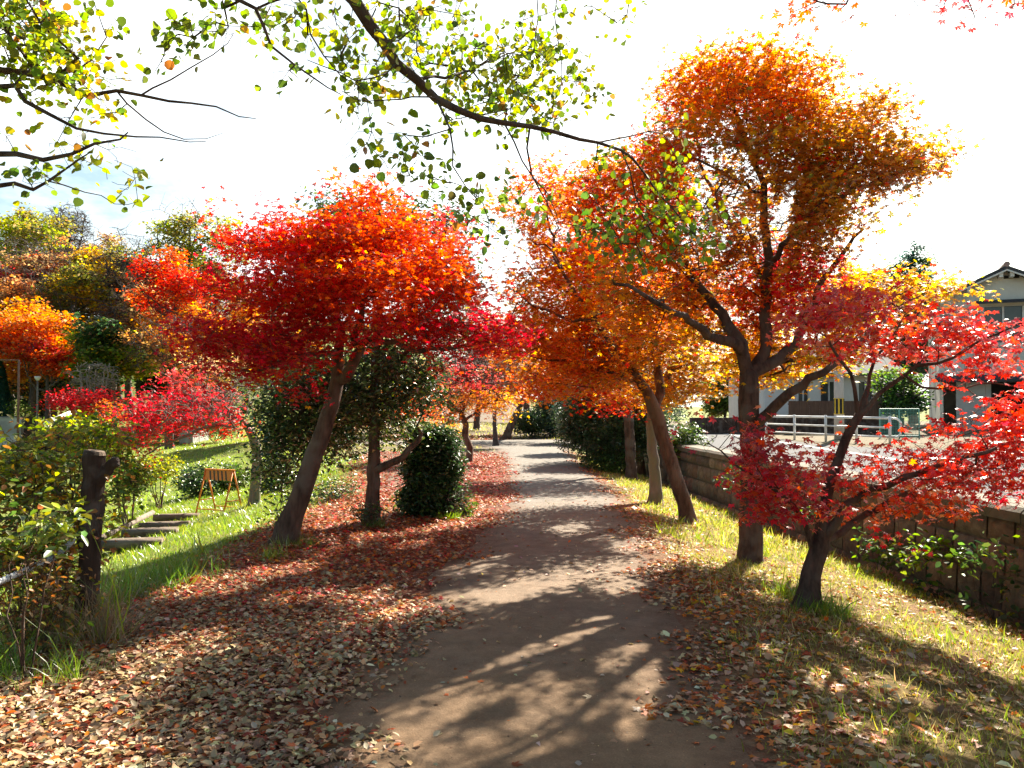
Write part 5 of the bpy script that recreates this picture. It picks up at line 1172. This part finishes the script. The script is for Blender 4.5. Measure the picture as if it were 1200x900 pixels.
bush('shrub', 'bright glossy-leaved sprig catching the sun in front of the post', 45, 618, 46, 16, 4.9, .2, 'lg', 8, .085, [('yg', .3), ('grn', .3)], tpl=TE, mat='ever', spacing=.15, dmin=.07, sx=.06, sz=.05, stems=4, cat='shrub', r0=.0016, basepx=20, rs=.25,
     blobs=[(30, 615, 40, 14, 4.9, .2, 'lg'), (75, 605, 22, 10, 4.9, .15, 'yg'), (70, 640, 20, 16, 4.9, .15, 'grn', .6)])
bush('shrub', 'brown dry stalks and withered weeds below the rope', 35, 700, 56, 46, 5.4, .35, 'brn', 9, .05, [('grn', .25), ('tan', .3), ('olv', .2)], tpl=TE, mat='round', spacing=.16, dmin=.09, sx=.1, sz=.1, stems=22, cat='weeds', r0=.0016, bark='bark', rs=.12, twn=3)

# ================================================================== FAR TREES
def far_tree(label, px, py, rx, ry, d, cols, size=.16, per=34, name='tree', dens=1.0, bare=0, group='trees on the wooded slope', gbase=None, mixes=None, bark='bark_far', wide=1.0, nl=5):
    x0 = at(px, py, d)[0]; g = float(gz(x0, d)) if gbase is None else gbase; rx = rx * 1.3; ry = ry * 1.3; py = py + .12 * ry
    c = at(px, py, d); hx, hz = rx * d / F, ry * d / F
    bp = np.array((x0 + rng.normal(0, .2), d, g - .1)); limbs = [([bp, (bp + c) / 2 + rng.normal(0, .12, 3) * (1, 1, 0), c + np.array((0, 0, hz * .3))], [max(.1, .035 * (c[2] + hz - g)), max(.07, .022 * (c[2] + hz - g)), .04])]
    for k in range(nl):
        a = 2 * PI * k / nl + rng.uniform(0, 1); st = bp + (c - bp) * rng.uniform(.45, .9)
        limbs.append(([st, st + np.array((math.cos(a) * hx * .35, math.sin(a) * hx * .3, hz * .35)), c + np.array((math.cos(a) * hx * .7, math.sin(a) * hx * .6, hz * rng.uniform(-.2, .6)))], [.07, .05, .02]))
    bl = []
    for cc, w in cols:
        for _ in range(max(2, round(12 * w))):
            u = norm(rng.normal(0, 1, 3)) * rng.uniform(.25, 1.12)
            bl.append((px + u[0] * rx * .78, py - u[2] * ry * .85 + .12 * ry, rx * rng.uniform(.14, .38), ry * rng.uniform(.1, .26), d + u[1] * hx * .7, hx * .34, cc, dens))
    bare_b = [(px, py, rx, ry, d, hx * .8, 'brn', bare)] if bare else None
    sp = max(.5, hx * .25)
    return tree(name, label, limbs, bl, M[bark], M['far'], TQ, per, size, spacing=sp, dmin=sp * .55, sx=sp * .5, sz=sp * .24, twn=2 if bare else 1, twl=sp * .6, r0=.008 if bare else .012, flare=.2, mixes=mixes, extra_bare=bare_b, group=group, tilt=.6, wob=.03, step=.4, gap=.12, fq=2)

FT = [
 # label, px, py, rx, ry, d, [(colour, weight)], leaf size, bare
 ('broad orange and coral maple above the cone conifer at the left edge', 35, 378, 52, 42, 43, [('org', 1), ('ored', .8), ('dorg', .6)], .14, 0),
 ('lower coral branches maple left of the yellow-lit evergreen', 55, 412, 34, 20, 41, [('ored', .8), ('pink', .5)], .13, 0),
 ('pale yellow tree rising highest at the far left of the wood', 25, 268, 50, 26, 66, [('yg', .8), ('olv', .6)], .2, 0),
 ('pinkish-brown half-bare tree below the pale yellow tree at the far left', 15, 320, 40, 34, 58, [('pink', .5), ('dull', .6)], .17, .5),
 ('russet tree right of the pinkish-brown half-bare tree', 58, 303, 36, 28, 60, [('peach', .7), ('ored', .4)], .17, .4),
 ('golden olive tree behind the broad orange maple', 88, 345, 44, 42, 52, [('gold', .7), ('olv', .7)], .16, .4),
 ('grey bare tree sticking above the wooded slope into the sky', 78, 268, 22, 26, 70, [('grey', .1)], .14, 1.2),
 ('brown thinning tree between the bare grey one and the red maple', 140, 298, 34, 30, 62, [('dull', .7), ('olv', .4)], .17, .5),
 ('grey-brown bare tree under the brown thinning tree', 128, 335, 30, 34, 54, [('dull', .4), ('peach', .3)], .15, .8),
 ('fan-shaped red maple with orange lower edge on the wooded slope', 205, 326, 52, 30, 44, [('red', 1), ('ored', .7)], .13, 0),
 ('orange skirted maple under the fan-shaped red one', 215, 372, 42, 20, 43, [('ored', .7), ('org', .5)], .13, .2),
 ('tall yellow-green tree with airy crown behind the fan-shaped red maple', 222, 274, 44, 36, 58, [('olv', .8), ('yg', .6)], .17, .2),
 ('big evergreen with yellow-lit leaf tips above the crimson shrub', 130, 412, 46, 38, 40, [('grn', .7), ('dgrn', .5), ('lg', .9), ('yg', .5)], .15, 0),  # sunlight on its leaves is put into the colour as lighter yellow-green clumps
 ('dark evergreen in shade left of the yellow-lit evergreen', 88, 400, 26, 36, 44, [('dgrn', 1)], .16, 0),
 ('peach-coloured thin tree right of the yellow-lit evergreen', 200, 402, 42, 26, 39, [('peach', .7), ('org', .4)], .12, .6),
 ('dusty pink tree far behind the left red maple', 290, 365, 36, 26, 62, [('pink', .6), ('dull', .6)], .17, .4),
 ('dark green tree in the hollow left of the crimson valley maple', 185, 432, 34, 24, 46, [('dgrn', .8), ('grn', .4)], .15, 0),
 ('orange-yellow tree glimpsed behind the left red maple trunk', 330, 420, 44, 34, 40, [('gold', .6), ('org', .6)], .13, .3),
 ('amber tree low behind the straight evergreen', 405, 478, 44, 28, 36, [('org', .6), ('peach', .6), ('pink', .3)], .12, .4),
 ('tawny half-bare tree behind the dark rounded shrub', 480, 445, 44, 34, 44, [('peach', .4), ('dull', .4)], .13, .8),
 ('pale twiggy tree filling the gap over the path end', 560, 415, 50, 40, 54, [('dull', .5), ('peach', .4), ('pink', .3)], .15, 1.0),
 ('dark leafy tree closing the view behind the big shrub right of the path', 715, 445, 40, 30, 30, [('dgrn', .9), ('bluegrn', .4)], .13, 0),
 ('coppery tree behind the small orange maple with the crooked trunk', 582, 432, 34, 26, 33, [('ored', .5), ('peach', .6), ('org', .4)], .12, .4),
 ('rusty orange tree arching behind the far path end', 655, 425, 40, 26, 46, [('org', .5), ('dorg', .5), ('brn', .4)], .14, .4),
 ('olive tree at the far side of the path crossing', 700, 445, 50, 30, 62, [('olv', .6), ('grn', .6)], .16, 0),
 ('rust-brown tree far behind the bare leaning tree', 640, 440, 40, 24, 75, [('dull', .7), ('brn', .5)], .18, .5),
 ('green tree at the far left of the path crossing', 540, 462, 40, 18, 80, [('grn', .6), ('olv', .6)], .18, 0),
 ('dull green tree deep in the wood behind the red valley maple', 250, 440, 44, 26, 55, [('grn', .5), ('dgrn', .6), ('dull', .3)], .16, 0),
 ('wine-brown tree deep in the wood above the footbridge', 160, 372, 36, 34, 50, [('dull', .6), ('brn', .5)], .15, .6),
 ('dark brown shaded tree behind the lamp post', 45, 450, 40, 26, 47, [('brn', .5), ('dgrn', .8)], .15, 0),
 ('chestnut tree standing in the gap under the fan-shaped red maple', 235, 425, 40, 30, 50, [('brn', .6), ('grn', .5)], .15, .3),
 ('shaded bronze tree behind the crimson shrub', 100, 440, 44, 26, 48, [('dgrn', .6), ('brn', .6)], .15, 0),
 ('yellow-orange maple crown between the red fan maple and the leaning red maple', 255, 395, 30, 24, 48, [('gold', .6), ('peach', .5)], .13, .2),
]
for lb, px, py, rx, ry, d, cs, sz, br in FT:
    far_tree(lb, px, py, rx, ry, d, cs, size=sz, bare=br, dens=.75 if br else 1.1, per=30 if br else 44, mixes=[('gold', .05), ('dull', .06)])
for q, (px, py, cc) in enumerate([(-10, 300, 'dull'), (30, 296, 'pink'), (62, 285, 'olv'), (105, 300, 'dull'), (140, 318, 'peach'), (170, 320, 'olv'), (215, 330, 'dull'), (250, 345, 'peach'), (285, 350, 'dull'), (320, 362, 'olv'), (355, 372, 'dull'), (390, 385, 'peach')]):
    far_tree('hazy brownish tree in the back row along the top of the wooded slope', px, py + 20, 36, 34, 84 + 5 * (q % 3), [(cc, .6), ('dull', .5)], size=.24, dens=.8, per=34, bare=.3, group='back row of hazy trees on the slope')
for q, (px, py, cc, c2) in enumerate([(0, 340, 'peach', 'dull'), (100, 322, 'olv', 'gold'), (150, 345, 'peach', 'olv'), (178, 318, 'dull', 'pink'), (252, 325, 'olv', 'peach'), (118, 370, 'gold', 'olv'), (62, 358, 'org', 'peach'), (275, 392, 'peach', 'org'), (165, 405, 'gold', 'peach'), (232, 455, 'peach', 'grn')]):
    far_tree('blended russet and olive tree in the thick of the wooded slope', px, py, 40, 32, 54 + 3 * (q % 3), [(cc, .7), (c2, .6)], size=.16, dens=.9, per=36, bare=.2, group='middle row of blended trees on the slope')
cx = at(1064, 0, 52)[0]
tree('conifer_tree', 'dark blue-green conifer behind the beige house', [([np.array((cx, 52, .3)), at(1064, 380, 52), at(1066, 330, 52), at(1072, 288, 52)], [.3, .22, .12, .03])],
     [(1074, 290, 5, 6, 52, .4, 'bluegrn'), (1066, 303, 10, 5, 52, .6, 'bluegrn'), (1080, 307, 9, 5, 51.6, .6, 'dgrn'), (1056, 315, 13, 6, 52, .8, 'bluegrn'), (1078, 321, 11, 6, 52.3, .8, 'bluegrn'), (1046, 328, 13, 6, 52, .9, 'dgrn'), (1070, 333, 16, 6, 51.5, 1, 'bluegrn'), (1050, 345, 20, 8, 52, 1.2, 'bluegrn'), (1084, 345, 14, 7, 52, 1, 'dgrn'), (1066, 362, 26, 9, 52, 1.4, 'bluegrn'), (1060, 385, 30, 10, 52, 1.6, 'dgrn'), (1066, 405, 32, 12, 52, 1.7, 'dgrn'), (1062, 425, 32, 14, 52, 1.7, 'bluegrn')],
     M['bark_far'], M['far'], TE, 50, .2, spacing=.62, dmin=.3, sx=.3, sz=.16, r0=.012, tilt=.8, group='garden trees across the road')
far_tree('garden evergreen above the green mesh fence', 1060, 458, 34, 22, 33, [('grn', .8), ('dgrn', .8)], size=.12, per=46, group='garden trees across the road')
far_tree('leafy garden tree with pale lit leaves left of the beige house', 1035, 445, 22, 18, 34.5, [('grn', .6), ('lg', .5)], size=.12, group='garden trees across the road')
far_tree('bluish dark tree far behind the low white house', 1010, 335, 26, 22, 62, [('bluegrn', .8), ('dgrn', .6)], size=.18, group='garden trees across the road')
far_tree('green roadside tree beyond the upright trunk on the far side of the road', 850, 455, 30, 28, 50, [('grn', .8), ('olv', .4)], size=.15, group='garden trees across the road')

def cone_conifer():
    t = thing('conifer_tree', 'narrow dark teal cone-shaped conifer behind the low pale wall', 'tree')
    d = 42.0; c = at(8, 0, d); g = float(gz(c[0], d)); zt = at(0, 422, d)[2]; H = zt - g
    MB().tube([(c[0], d, g - .1), (c[0], d, g + H * .9)], [.12, .02], 8).build('trunk', M['bark'], t, smooth=True)
    n = 9000; u = rng.uniform(0, 1, n) ** .7; z = g + .25 + (1 - u) * (H - .25) * .98; rr = .72 * u ** .8 * (.82 + .2 * rng.uniform(0, 1, n)) + .03; a = rng.uniform(0, 2 * PI, n)
    rr *= 1 + .1 * np.sin(5 * a + z * 3)
    P = np.stack([c[0] + rr * np.cos(a), d + rr * np.sin(a), z], 1); Y = np.stack([np.cos(a) * .45, np.sin(a) * .45, np.full(n, 1.)], 1) + rng.normal(0, .25, (n, 3))
    V, Fi, Cn, Co = scatter(P, .13 * rng.uniform(.6, 1.2, n), vary((.022, .085, .06), n, .1, .25), TE, Y=Y, up=np.stack([np.cos(a), np.sin(a), np.full(n, .3)], 1))
    link('crown', np_mesh('crown', V, Fi, Cn, Co), M['far'], t)
cone_conifer()

low = [
 ('crimson spreading shrub behind the thin lamp post', 98, 472, 42, 15, 35, .9, 'crim', [('pink', .25), ('red', .15)], .1, 'far', 1),
 ('rusty red-green shrub at the left end of the footbridge', 125, 485, 14, 14, 33, .6, 'ored', [('grn', .3), ('brn', .2)], .09, 'far', 1),
 ('bright green small bush beside the cone conifer', 25, 478, 10, 10, 40, .5, 'grn', [('lg', .5)], .1, 'far', 1),
 ('yellow-leaved shrub on the bank left of the barricade', 185, 548, 22, 13, 19.5, .5, 'yg', [('yel', .25), ('olv', .3)], .075, 'round', 1),
 ('dark green shrub directly behind the barricade', 232, 565, 25, 17, 21.8, .55, 'dgrn', [('grn', .3)], .08, 'ever', 1),
 ('silvery green shrub behind the right end of the barricade', 268, 560, 22, 14, 22.3, .5, 'grn', [('lg', .25)], .09, 'ever', 1),
 ('shaded green shrub on the valley side behind the broken post', 148, 560, 20, 26, 15, .6, 'grn', [('olv', .3), ('lg', .1)], .075, 'round', 1),
 ('dark low shrub at the far edge of the bright lawn', 250, 503, 28, 7, 42, .6, 'dgrn', [('grn', .3)], .1, 'far', 1),
 ('dense dark shrub in the valley behind the leaning red maple', 320, 560, 20, 20, 19, .6, 'dgrn', [('grn', .3)], .08, 'ever', 1),
 ('yellow-green shrub in front of the footbridge', 90, 512, 34, 20, 14, .6, 'yg', [('olv', .3), ('lg', .3)], .075, 'round', 1),
]
for lb, px, py, rx, ry, d, rd, c, mx, sz, mt, _ in low:
    bush('shrub', lb, px, py, rx, ry, d, rd, c, 26, sz, mx, spacing=.26 if d < 25 else .42, dmin=.16 if d < 25 else .26, sx=.13 if d < 25 else .24, sz=.1 if d < 25 else .14, tpl=TF, mat=mt, stems=6)
def bare_shrub():
    t = thing('bare_shrub', 'leafless pale grey shrub in front of the yellow-lit evergreen', 'shrub')
    d = 37.0; c = at(110, 448, d); g = float(gz(c[0], d)); sk = Skel()
    for i in range(11):
        a = 2 * PI * i / 11; top = c + np.array((math.cos(a) * .7, math.sin(a) * .5, rng.uniform(.2, .9)))
        p0 = np.array((c[0] + .1 * math.cos(a), d + .1 * math.sin(a), g)); sk.limb([p0, p0 * .55 + top * .45, top], [.03, .02, .01], root=(i == 0))
    T, _ = blob_targets([(110, 445, 28, 22, d, .9, 'brn')], .33); e = sk.grow(T, up=.1); sk.twigs(e, 4, .35); sk.finish(.0075)
    link('stems', sk.mesh('stems', 0, 0), M['twig_pale'], t)
bare_shrub()

# ================================================================== GROUND COVER
def fallen_leaves():
    parts = []
    def area(n, x0, x1, y0, y1, palette, probs, size, tpl, keep, lift=.012, powr=1.0):
        y = y0 + (y1 - y0) * rng.uniform(0, 1, n) ** powr; x = rng.uniform(0, 1, n) * (x1 - x0) + x0
        k = keep(x, y) > rng.uniform(0, 1, n); x, y = x[k], y[k]; n = len(x)
        if n == 0: return
        z = gz(x, y) + rng.uniform(.002, lift, n) + .012 * ((x > np.interp(y, PATH_Y, PATH_L)) & (x < np.interp(y, PATH_Y, PATH_R)))
        ci = rng.choice(len(palette), n, p=np.array(probs) / sum(probs)); base_ = np.array([K[c] if isinstance(c, str) else c for c in palette])[ci]
        cc = np.clip(base_ * np.exp(rng.normal(0, .3, (n, 1))) * np.exp(rng.normal(0, .1, (n, 3))), .004, .8)
        yaw = rng.uniform(0, 2 * PI, n); Y = np.stack([np.cos(yaw), np.sin(yaw), rng.normal(0, .3, n)], 1)
        up = np.stack([rng.normal(0, .42, n), rng.normal(0, .42, n), np.ones(n)], 1)
        parts.append(scatter(np.stack([x, y, z], 1), size * rng.uniform(.6, 1.3, n), cc, tpl, Y=Y, up=up))
    L = lambda y: np.interp(y, PATH_Y, PATH_L); Rr = lambda y: np.interp(y, PATH_Y, PATH_R)
    wav = lambda x, y: .16 * np.sin(2.3 * y) + .12 * np.sin(5.1 * y + 1) + .1 * np.sin(9 * y + 3)
    lf = lambda x, y: sstep(L(y) + np.where(y < 7, .62, .34) + wav(x, y), L(y) - .36 + wav(x, y), x) ** 1.4 * sstep(left_x(y) - 1.0, left_x(y) - .1, x)
    dead = (.45, .29, .145); pale = (.5, .375, .22); dred = (.34, .06, .026); dbr = (.26, .14, .075); mid = (.46, .125, .03)
    # left carpet: tan oval leaves close by, red maple leaves beyond
    area(30000, -3.9, -.4, 2.4, 6.8, [dead, pale, dbr, mid, 'dorg', dred], [6, 4, 4, .7, .4, .6], .044, TF, lambda x, y: lf(x, y) * sstep(7.2, 5.2, y), .03)
    area(13000, -3.9, -.4, 3.2, 8, [dead, pale, dred, mid, 'ored'], [5, 4, 2, 1.6, .5], .032, T5, lambda x, y: lf(x, y) * .7, .03)
    area(34000, -4.6, .6, 5.4, 15, [dred, mid, 'crim', dbr, 'dorg', pale, dead], [4, 4.5, 1.4, 2, 1.6, 1.6, 2.4], .036, T5, lambda x, y: lf(x, y), .03)
    area(24000, -5.0, .6, 14, 31, [dred, mid, 'crim', dbr, pale], [5, 3, 2.4, 2.5, 1], .055, T3, lambda x, y: lf(x, y) * sstep(30, 26, y))
    area(5000, -7, 0, 38.5, 45, [dred, mid, dbr, dead], [3, 2, 3, 2], .09, TQ, lambda x, y: np.ones_like(x) * .8)
    # right bank
    rf = lambda x, y: sstep(Rr(y) - .25 + wav(x, y), Rr(y) + .25 + wav(x, y), x) * sstep(wall_x(y) + .05, wall_x(y) - .2, x)
    area(9000, .7, 5.7, 2.6, 9, [dead, pale, dbr, mid, 'dorg', 'gold'], [4, 4, 2.5, 2, 1, .6], .055, TF, lambda x, y: rf(x, y) * (.2 + .5 * sstep(Rr(y) + 1.6, Rr(y) + .2, x) + .35 * (np.sin(2.2 * x + 1.3 * y) > .1)))
    area(13000, .7, 5.7, 3, 14, [mid, dred, 'dorg', pale, dead, 'gold', 'brn'], [3, 2, 2, 2, 2, 1.2, 2], .04, T5, lambda x, y: rf(x, y) * (.18 + .6 * sstep(Rr(y) + 1.4, Rr(y) + .1, x) + .3 * (np.sin(1.7 * x - 1.1 * y) > .2)))
    area(9000, .5, 3.2, 2.6, 13, [mid, dred, dbr, dead, pale, 'dorg'], [3, 2, 3, 3, 2, 1], .036, T5, lambda x, y: sstep(Rr(y) - .3 + wav(x, y), Rr(y) + .05 + wav(x, y), x) * sstep(Rr(y) + 1.0, Rr(y) + .3, x))
    area(9000, 1.4, 5, 13, 30, [mid, dred, 'dorg', dead, 'gold'], [3, 3, 2, 2, 1.2], .055, T3, lambda x, y: rf(x, y) * (.25 + .7 * sstep(Rr(y) + .9, Rr(y) + .1, x)))
    # bank on the left below the carpet
    area(5000, -7, -3, 5, 20, [dead, mid, dbr, 'dorg'], [3, 2, 3, 1], .045, T3, lambda x, y: .35 * sstep(left_x(y) - 2.2, left_x(y) - .2, x))
    # strays on the path
    area(420, -1.1, 1.6, 3.2, 14, [pale, dead, mid, 'gold', (.5, .42, .34)], [4, 3, 2, .5, 2], .042, TF, lambda x, y: np.ones_like(x) * ((x > L(y)) & (x < Rr(y))), .004)
    area(2600, -1.3, 1.9, 2.8, 12, [dbr, dead, pale, (.1, .07, .05), mid], [3, 3, 2, 3, 1], .011, TE, lambda x, y: np.ones_like(x) * ((x > L(y)) & (x < Rr(y))), .003)
    area(300, -1.1, 1.8, 3.2, 22, [mid, dred, pale], [3, 2, 2], .036, T5, lambda x, y: np.ones_like(x) * ((x > L(y)) & (x < Rr(y))), .004)
    V, Fi, Cn, Co = merge(parts)
    kind(link('fallen_leaves', np_mesh('fallen_leaves', V, Fi, Cn, Co), M['litter']), 'stuff')
fallen_leaves()

def grass():
    parts = []
    def area(n, x0, x1, y0, y1, cols, probs, h, keep, w=1.0, clump=.07):
        nc = n // 7
        cx = rng.uniform(x0, x1, nc); cy = y0 + (y1 - y0) * rng.uniform(0, 1, nc)
        k = keep(cx, cy) > rng.uniform(0, 1, nc); cx, cy = cx[k], cy[k]; ci = rng.choice(len(cols), len(cx), p=np.array(probs) / sum(probs))
        hh = np.exp(rng.normal(0, .3, len(cx)))
        x = np.repeat(cx, 7) + rng.normal(0, clump, len(cx) * 7); y = np.repeat(cy, 7) + rng.normal(0, clump, len(cx) * 7); n = len(x)
        base_ = np.array([K[c] if isinstance(c, str) else c for c in cols])[np.repeat(ci, 7)]
        cc = np.clip(base_ * np.exp(rng.normal(0, .25, (n, 1))) * np.exp(rng.normal(0, .08, (n, 3))), .004, .8)
        Y = np.stack([rng.normal(0, .45, n), rng.normal(0, .45, n), np.ones(n)], 1); up = np.stack([rng.normal(0, 1, n), rng.normal(0, 1, n), np.zeros(n)], 1)
        S = h * np.repeat(hh, 7) * rng.uniform(.5, 1.3, n)
        v, f, c, co = scatter(np.stack([x, y, gz(x, y) - .004], 1), S, cc, (TG[0] * np.array((w, 1, 1)), TG[1]), Y=Y, up=up)
        parts.append((v, f, c, co))
    Rr = lambda y: np.interp(y, PATH_Y, PATH_R)
    rf = lambda x, y: sstep(Rr(y) + .05, Rr(y) + .7, x) * sstep(wall_x(y) - .05, wall_x(y) - .6, x)
    pn = lambda x, y: .5 + .28 * np.sin(1.9 * x + 1.1 * y + 1) + .28 * np.sin(2.7 * y - 1.2 * x)
    gy = (.34, .36, .05); gg = (.2, .27, .03); dry = (.46, .38, .16)
    area(60000, 1.1, 5.6, 3, 11, [gy, gg, dry], [4, 3, 3], .05, lambda x, y: rf(x, y) * (.3 + .8 * pn(x, y)) , .8)
    area(40000, 1.6, 5, 10, 28, [gy, gg, dry], [4, 2.5, 3], .075, lambda x, y: rf(x, y) * (.4 + .7 * pn(x, y)), 1.2)
    lb = lambda x, y: sstep(left_x(y) - .1, left_x(y) - 1.3, x)
    area(70000, -10, -3, 6, 22, [gg, (.18, .28, .03), gy], [3, 4, 1.5], .068, lambda x, y: lb(x, y), 1.0, .1)
    area(50000, -22, -4.5, 20, 46, [(.24, .38, .03), (.32, .42, .04), gg], [4, 3, 1], .07, lambda x, y: lb(x, y) * (x > -.5 * y), 2.0, .2)
    area(8000, -9, 4, 29, 34, [gy, dry, gg], [3, 3, 2], .07, lambda x, y: sstep(np.interp(y, PATH_Y, PATH_L) - .2, np.interp(y, PATH_Y, PATH_L) - .8, x), 1.6, .15)
    area(16000, -18, 8, 39, 75, [gy, (.4, .36, .08), dry], [3, 3, 2], .11, lambda x, y: np.ones_like(x), 2.5, .3)
    # tall tufts: by the forked trunk, beside the big trunk, by the left vines
    def tuft(px, py, r, n, h, col):
        p = hit(px, py); area(n, p[0] - r, p[0] + r, p[1] - r, p[1] + r, [col, gg], [3, 1], h, lambda x, y: np.exp(-((x - p[0]) ** 2 + (y - p[1]) ** 2) / (r * r * .35)), .09 / h * .6, .04)
    tuft(965, 718, .3, 2400, .12, (.12, .22, .025)); tuft(925, 700, .25, 1200, .1, (.18, .26, .03)); tuft(888, 650, .2, 900, .1, (.2, .26, .04))
    tuft(30, 790, .35, 1400, .2, (.12, .22, .03)); tuft(75, 800, .25, 700, .14, (.16, .24, .04)); tuft(345, 640, .25, 900, .14, (.2, .26, .03)); tuft(318, 655, .2, 700, .12, (.26, .28, .04))
    tuft(150, 700, .5, 2600, .17, (.1, .2, .03)); tuft(190, 680, .6, 2600, .15, (.12, .22, .03)); tuft(530, 608, .25, 900, .1, (.2, .3, .03)); tuft(440, 618, .2, 700, .12, (.1, .18, .03))
    tuft(60, 750, .5, 2600, .3, (.28, .21, .12)); tuft(115, 752, .3, 1600, .34, (.3, .23, .13))
    V, Fi, Cn, Co = merge(parts)
    kind(link('grass', np_mesh('grass', V, Fi, Cn, Co), M['grass']), 'stuff')
grass()

# ================================================================== LIGHT
w = bpy.data.worlds.new('World'); scene.world = w; w.use_nodes = True
nt = w.node_tree; nt.nodes.clear()
out = nt.nodes.new('ShaderNodeOutputWorld'); bg = nt.nodes.new('ShaderNodeBackground'); sky = nt.nodes.new('ShaderNodeTexSky')
sky.sky_type = 'NISHITA'; sky.sun_disc = False; sky.sun_elevation = R(SUN_EL); sky.sun_rotation = R(SUN_AZ); sky.air_density = 1.0; sky.dust_density = 1.6; sky.ozone_density = 1.0
bg.inputs['Strength'].default_value = .05
tcw = nt.nodes.new('ShaderNodeTexCoord'); mpw = nt.nodes.new('ShaderNodeMapping'); mpw.inputs['Scale'].default_value = (1, 1, 2.4); nt.links.new(tcw.outputs['Generated'], mpw.inputs['Vector'])
nw = node(nt, 'ShaderNodeTexNoise', Scale=2.6, Detail=7, Roughness=.62); nt.links.new(mpw.outputs[0], nw.inputs['Vector'])
rw = nt.nodes.new('ShaderNodeValToRGB'); rw.color_ramp.elements[0].position = .36; rw.color_ramp.elements[1].position = .62; nt.links.new(nw.outputs['Fac'], rw.inputs[0])
mw = node(nt, 'ShaderNodeMix', data_type='RGBA'); sxw = nt.nodes.new('ShaderNodeSeparateXYZ'); nt.links.new(tcw.outputs['Generated'], sxw.inputs[0])
m1w = node(nt, 'ShaderNodeMapRange', interpolation_type='SMOOTHSTEP'); m1w.inputs['From Min'].default_value = .35; m1w.inputs['From Max'].default_value = .8; nt.links.new(sxw.outputs['Y'], m1w.inputs['Value'])
m2w = node(nt, 'ShaderNodeMapRange', interpolation_type='SMOOTHSTEP'); m2w.inputs['From Min'].default_value = .75; m2w.inputs['From Max'].default_value = .5; nt.links.new(sxw.outputs['Z'], m2w.inputs['Value'])
m3w = node(nt, 'ShaderNodeMath', operation='MULTIPLY'); nt.links.new(m1w.outputs[0], m3w.inputs[0]); nt.links.new(m2w.outputs[0], m3w.inputs[1])
m4w = node(nt, 'ShaderNodeMath', operation='MULTIPLY'); nt.links.new(m3w.outputs[0], m4w.inputs[0]); nt.links.new(rw.outputs[0], m4w.inputs[1])
nt.links.new(m4w.outputs[0], mw.inputs[0]); tnt = node(nt, 'ShaderNodeMix', data_type='RGBA', blend_type='MULTIPLY'); tnt.inputs[0].default_value = 1; nt.links.new(sky.outputs[0], tnt.inputs[6]); tnt.inputs[7].default_value = (.98, 1.03, .93, 1); nt.links.new(tnt.outputs[2], mw.inputs[6]); mw.inputs[7].default_value = (11, 11.6, 11.8, 1)
nt.links.new(mw.outputs[2], bg.inputs['Color']); nt.links.new(bg.outputs[0], out.inputs[0])
sl = bpy.data.lights.new('sun', 'SUN'); sl.energy = 5.0; sl.angle = R(.53); sl.color = (1, .91, .76)
so = bpy.data.objects.new('sun', sl); COL.objects.link(so)
sd = Vector((math.sin(R(SUN_AZ)) * math.cos(R(SUN_EL)), math.cos(R(SUN_AZ)) * math.cos(R(SUN_EL)), math.sin(R(SUN_EL))))
so.rotation_euler = sd.to_track_quat('Z', 'Y').to_euler()

vs = scene.view_settings
scene.display_settings.display_device = 'sRGB'
vs.view_transform = 'Standard'; vs.look = 'None'; vs.gamma = 1; vs.use_curve_mapping = False; vs.exposure = 2.0
cy = scene.cycles
cy.max_bounces = 12; cy.diffuse_bounces = 9; cy.glossy_bounces = 2; cy.transmission_bounces = 9; cy.transparent_max_bounces = 8
cy.caustics_reflective = False; cy.caustics_refractive = False
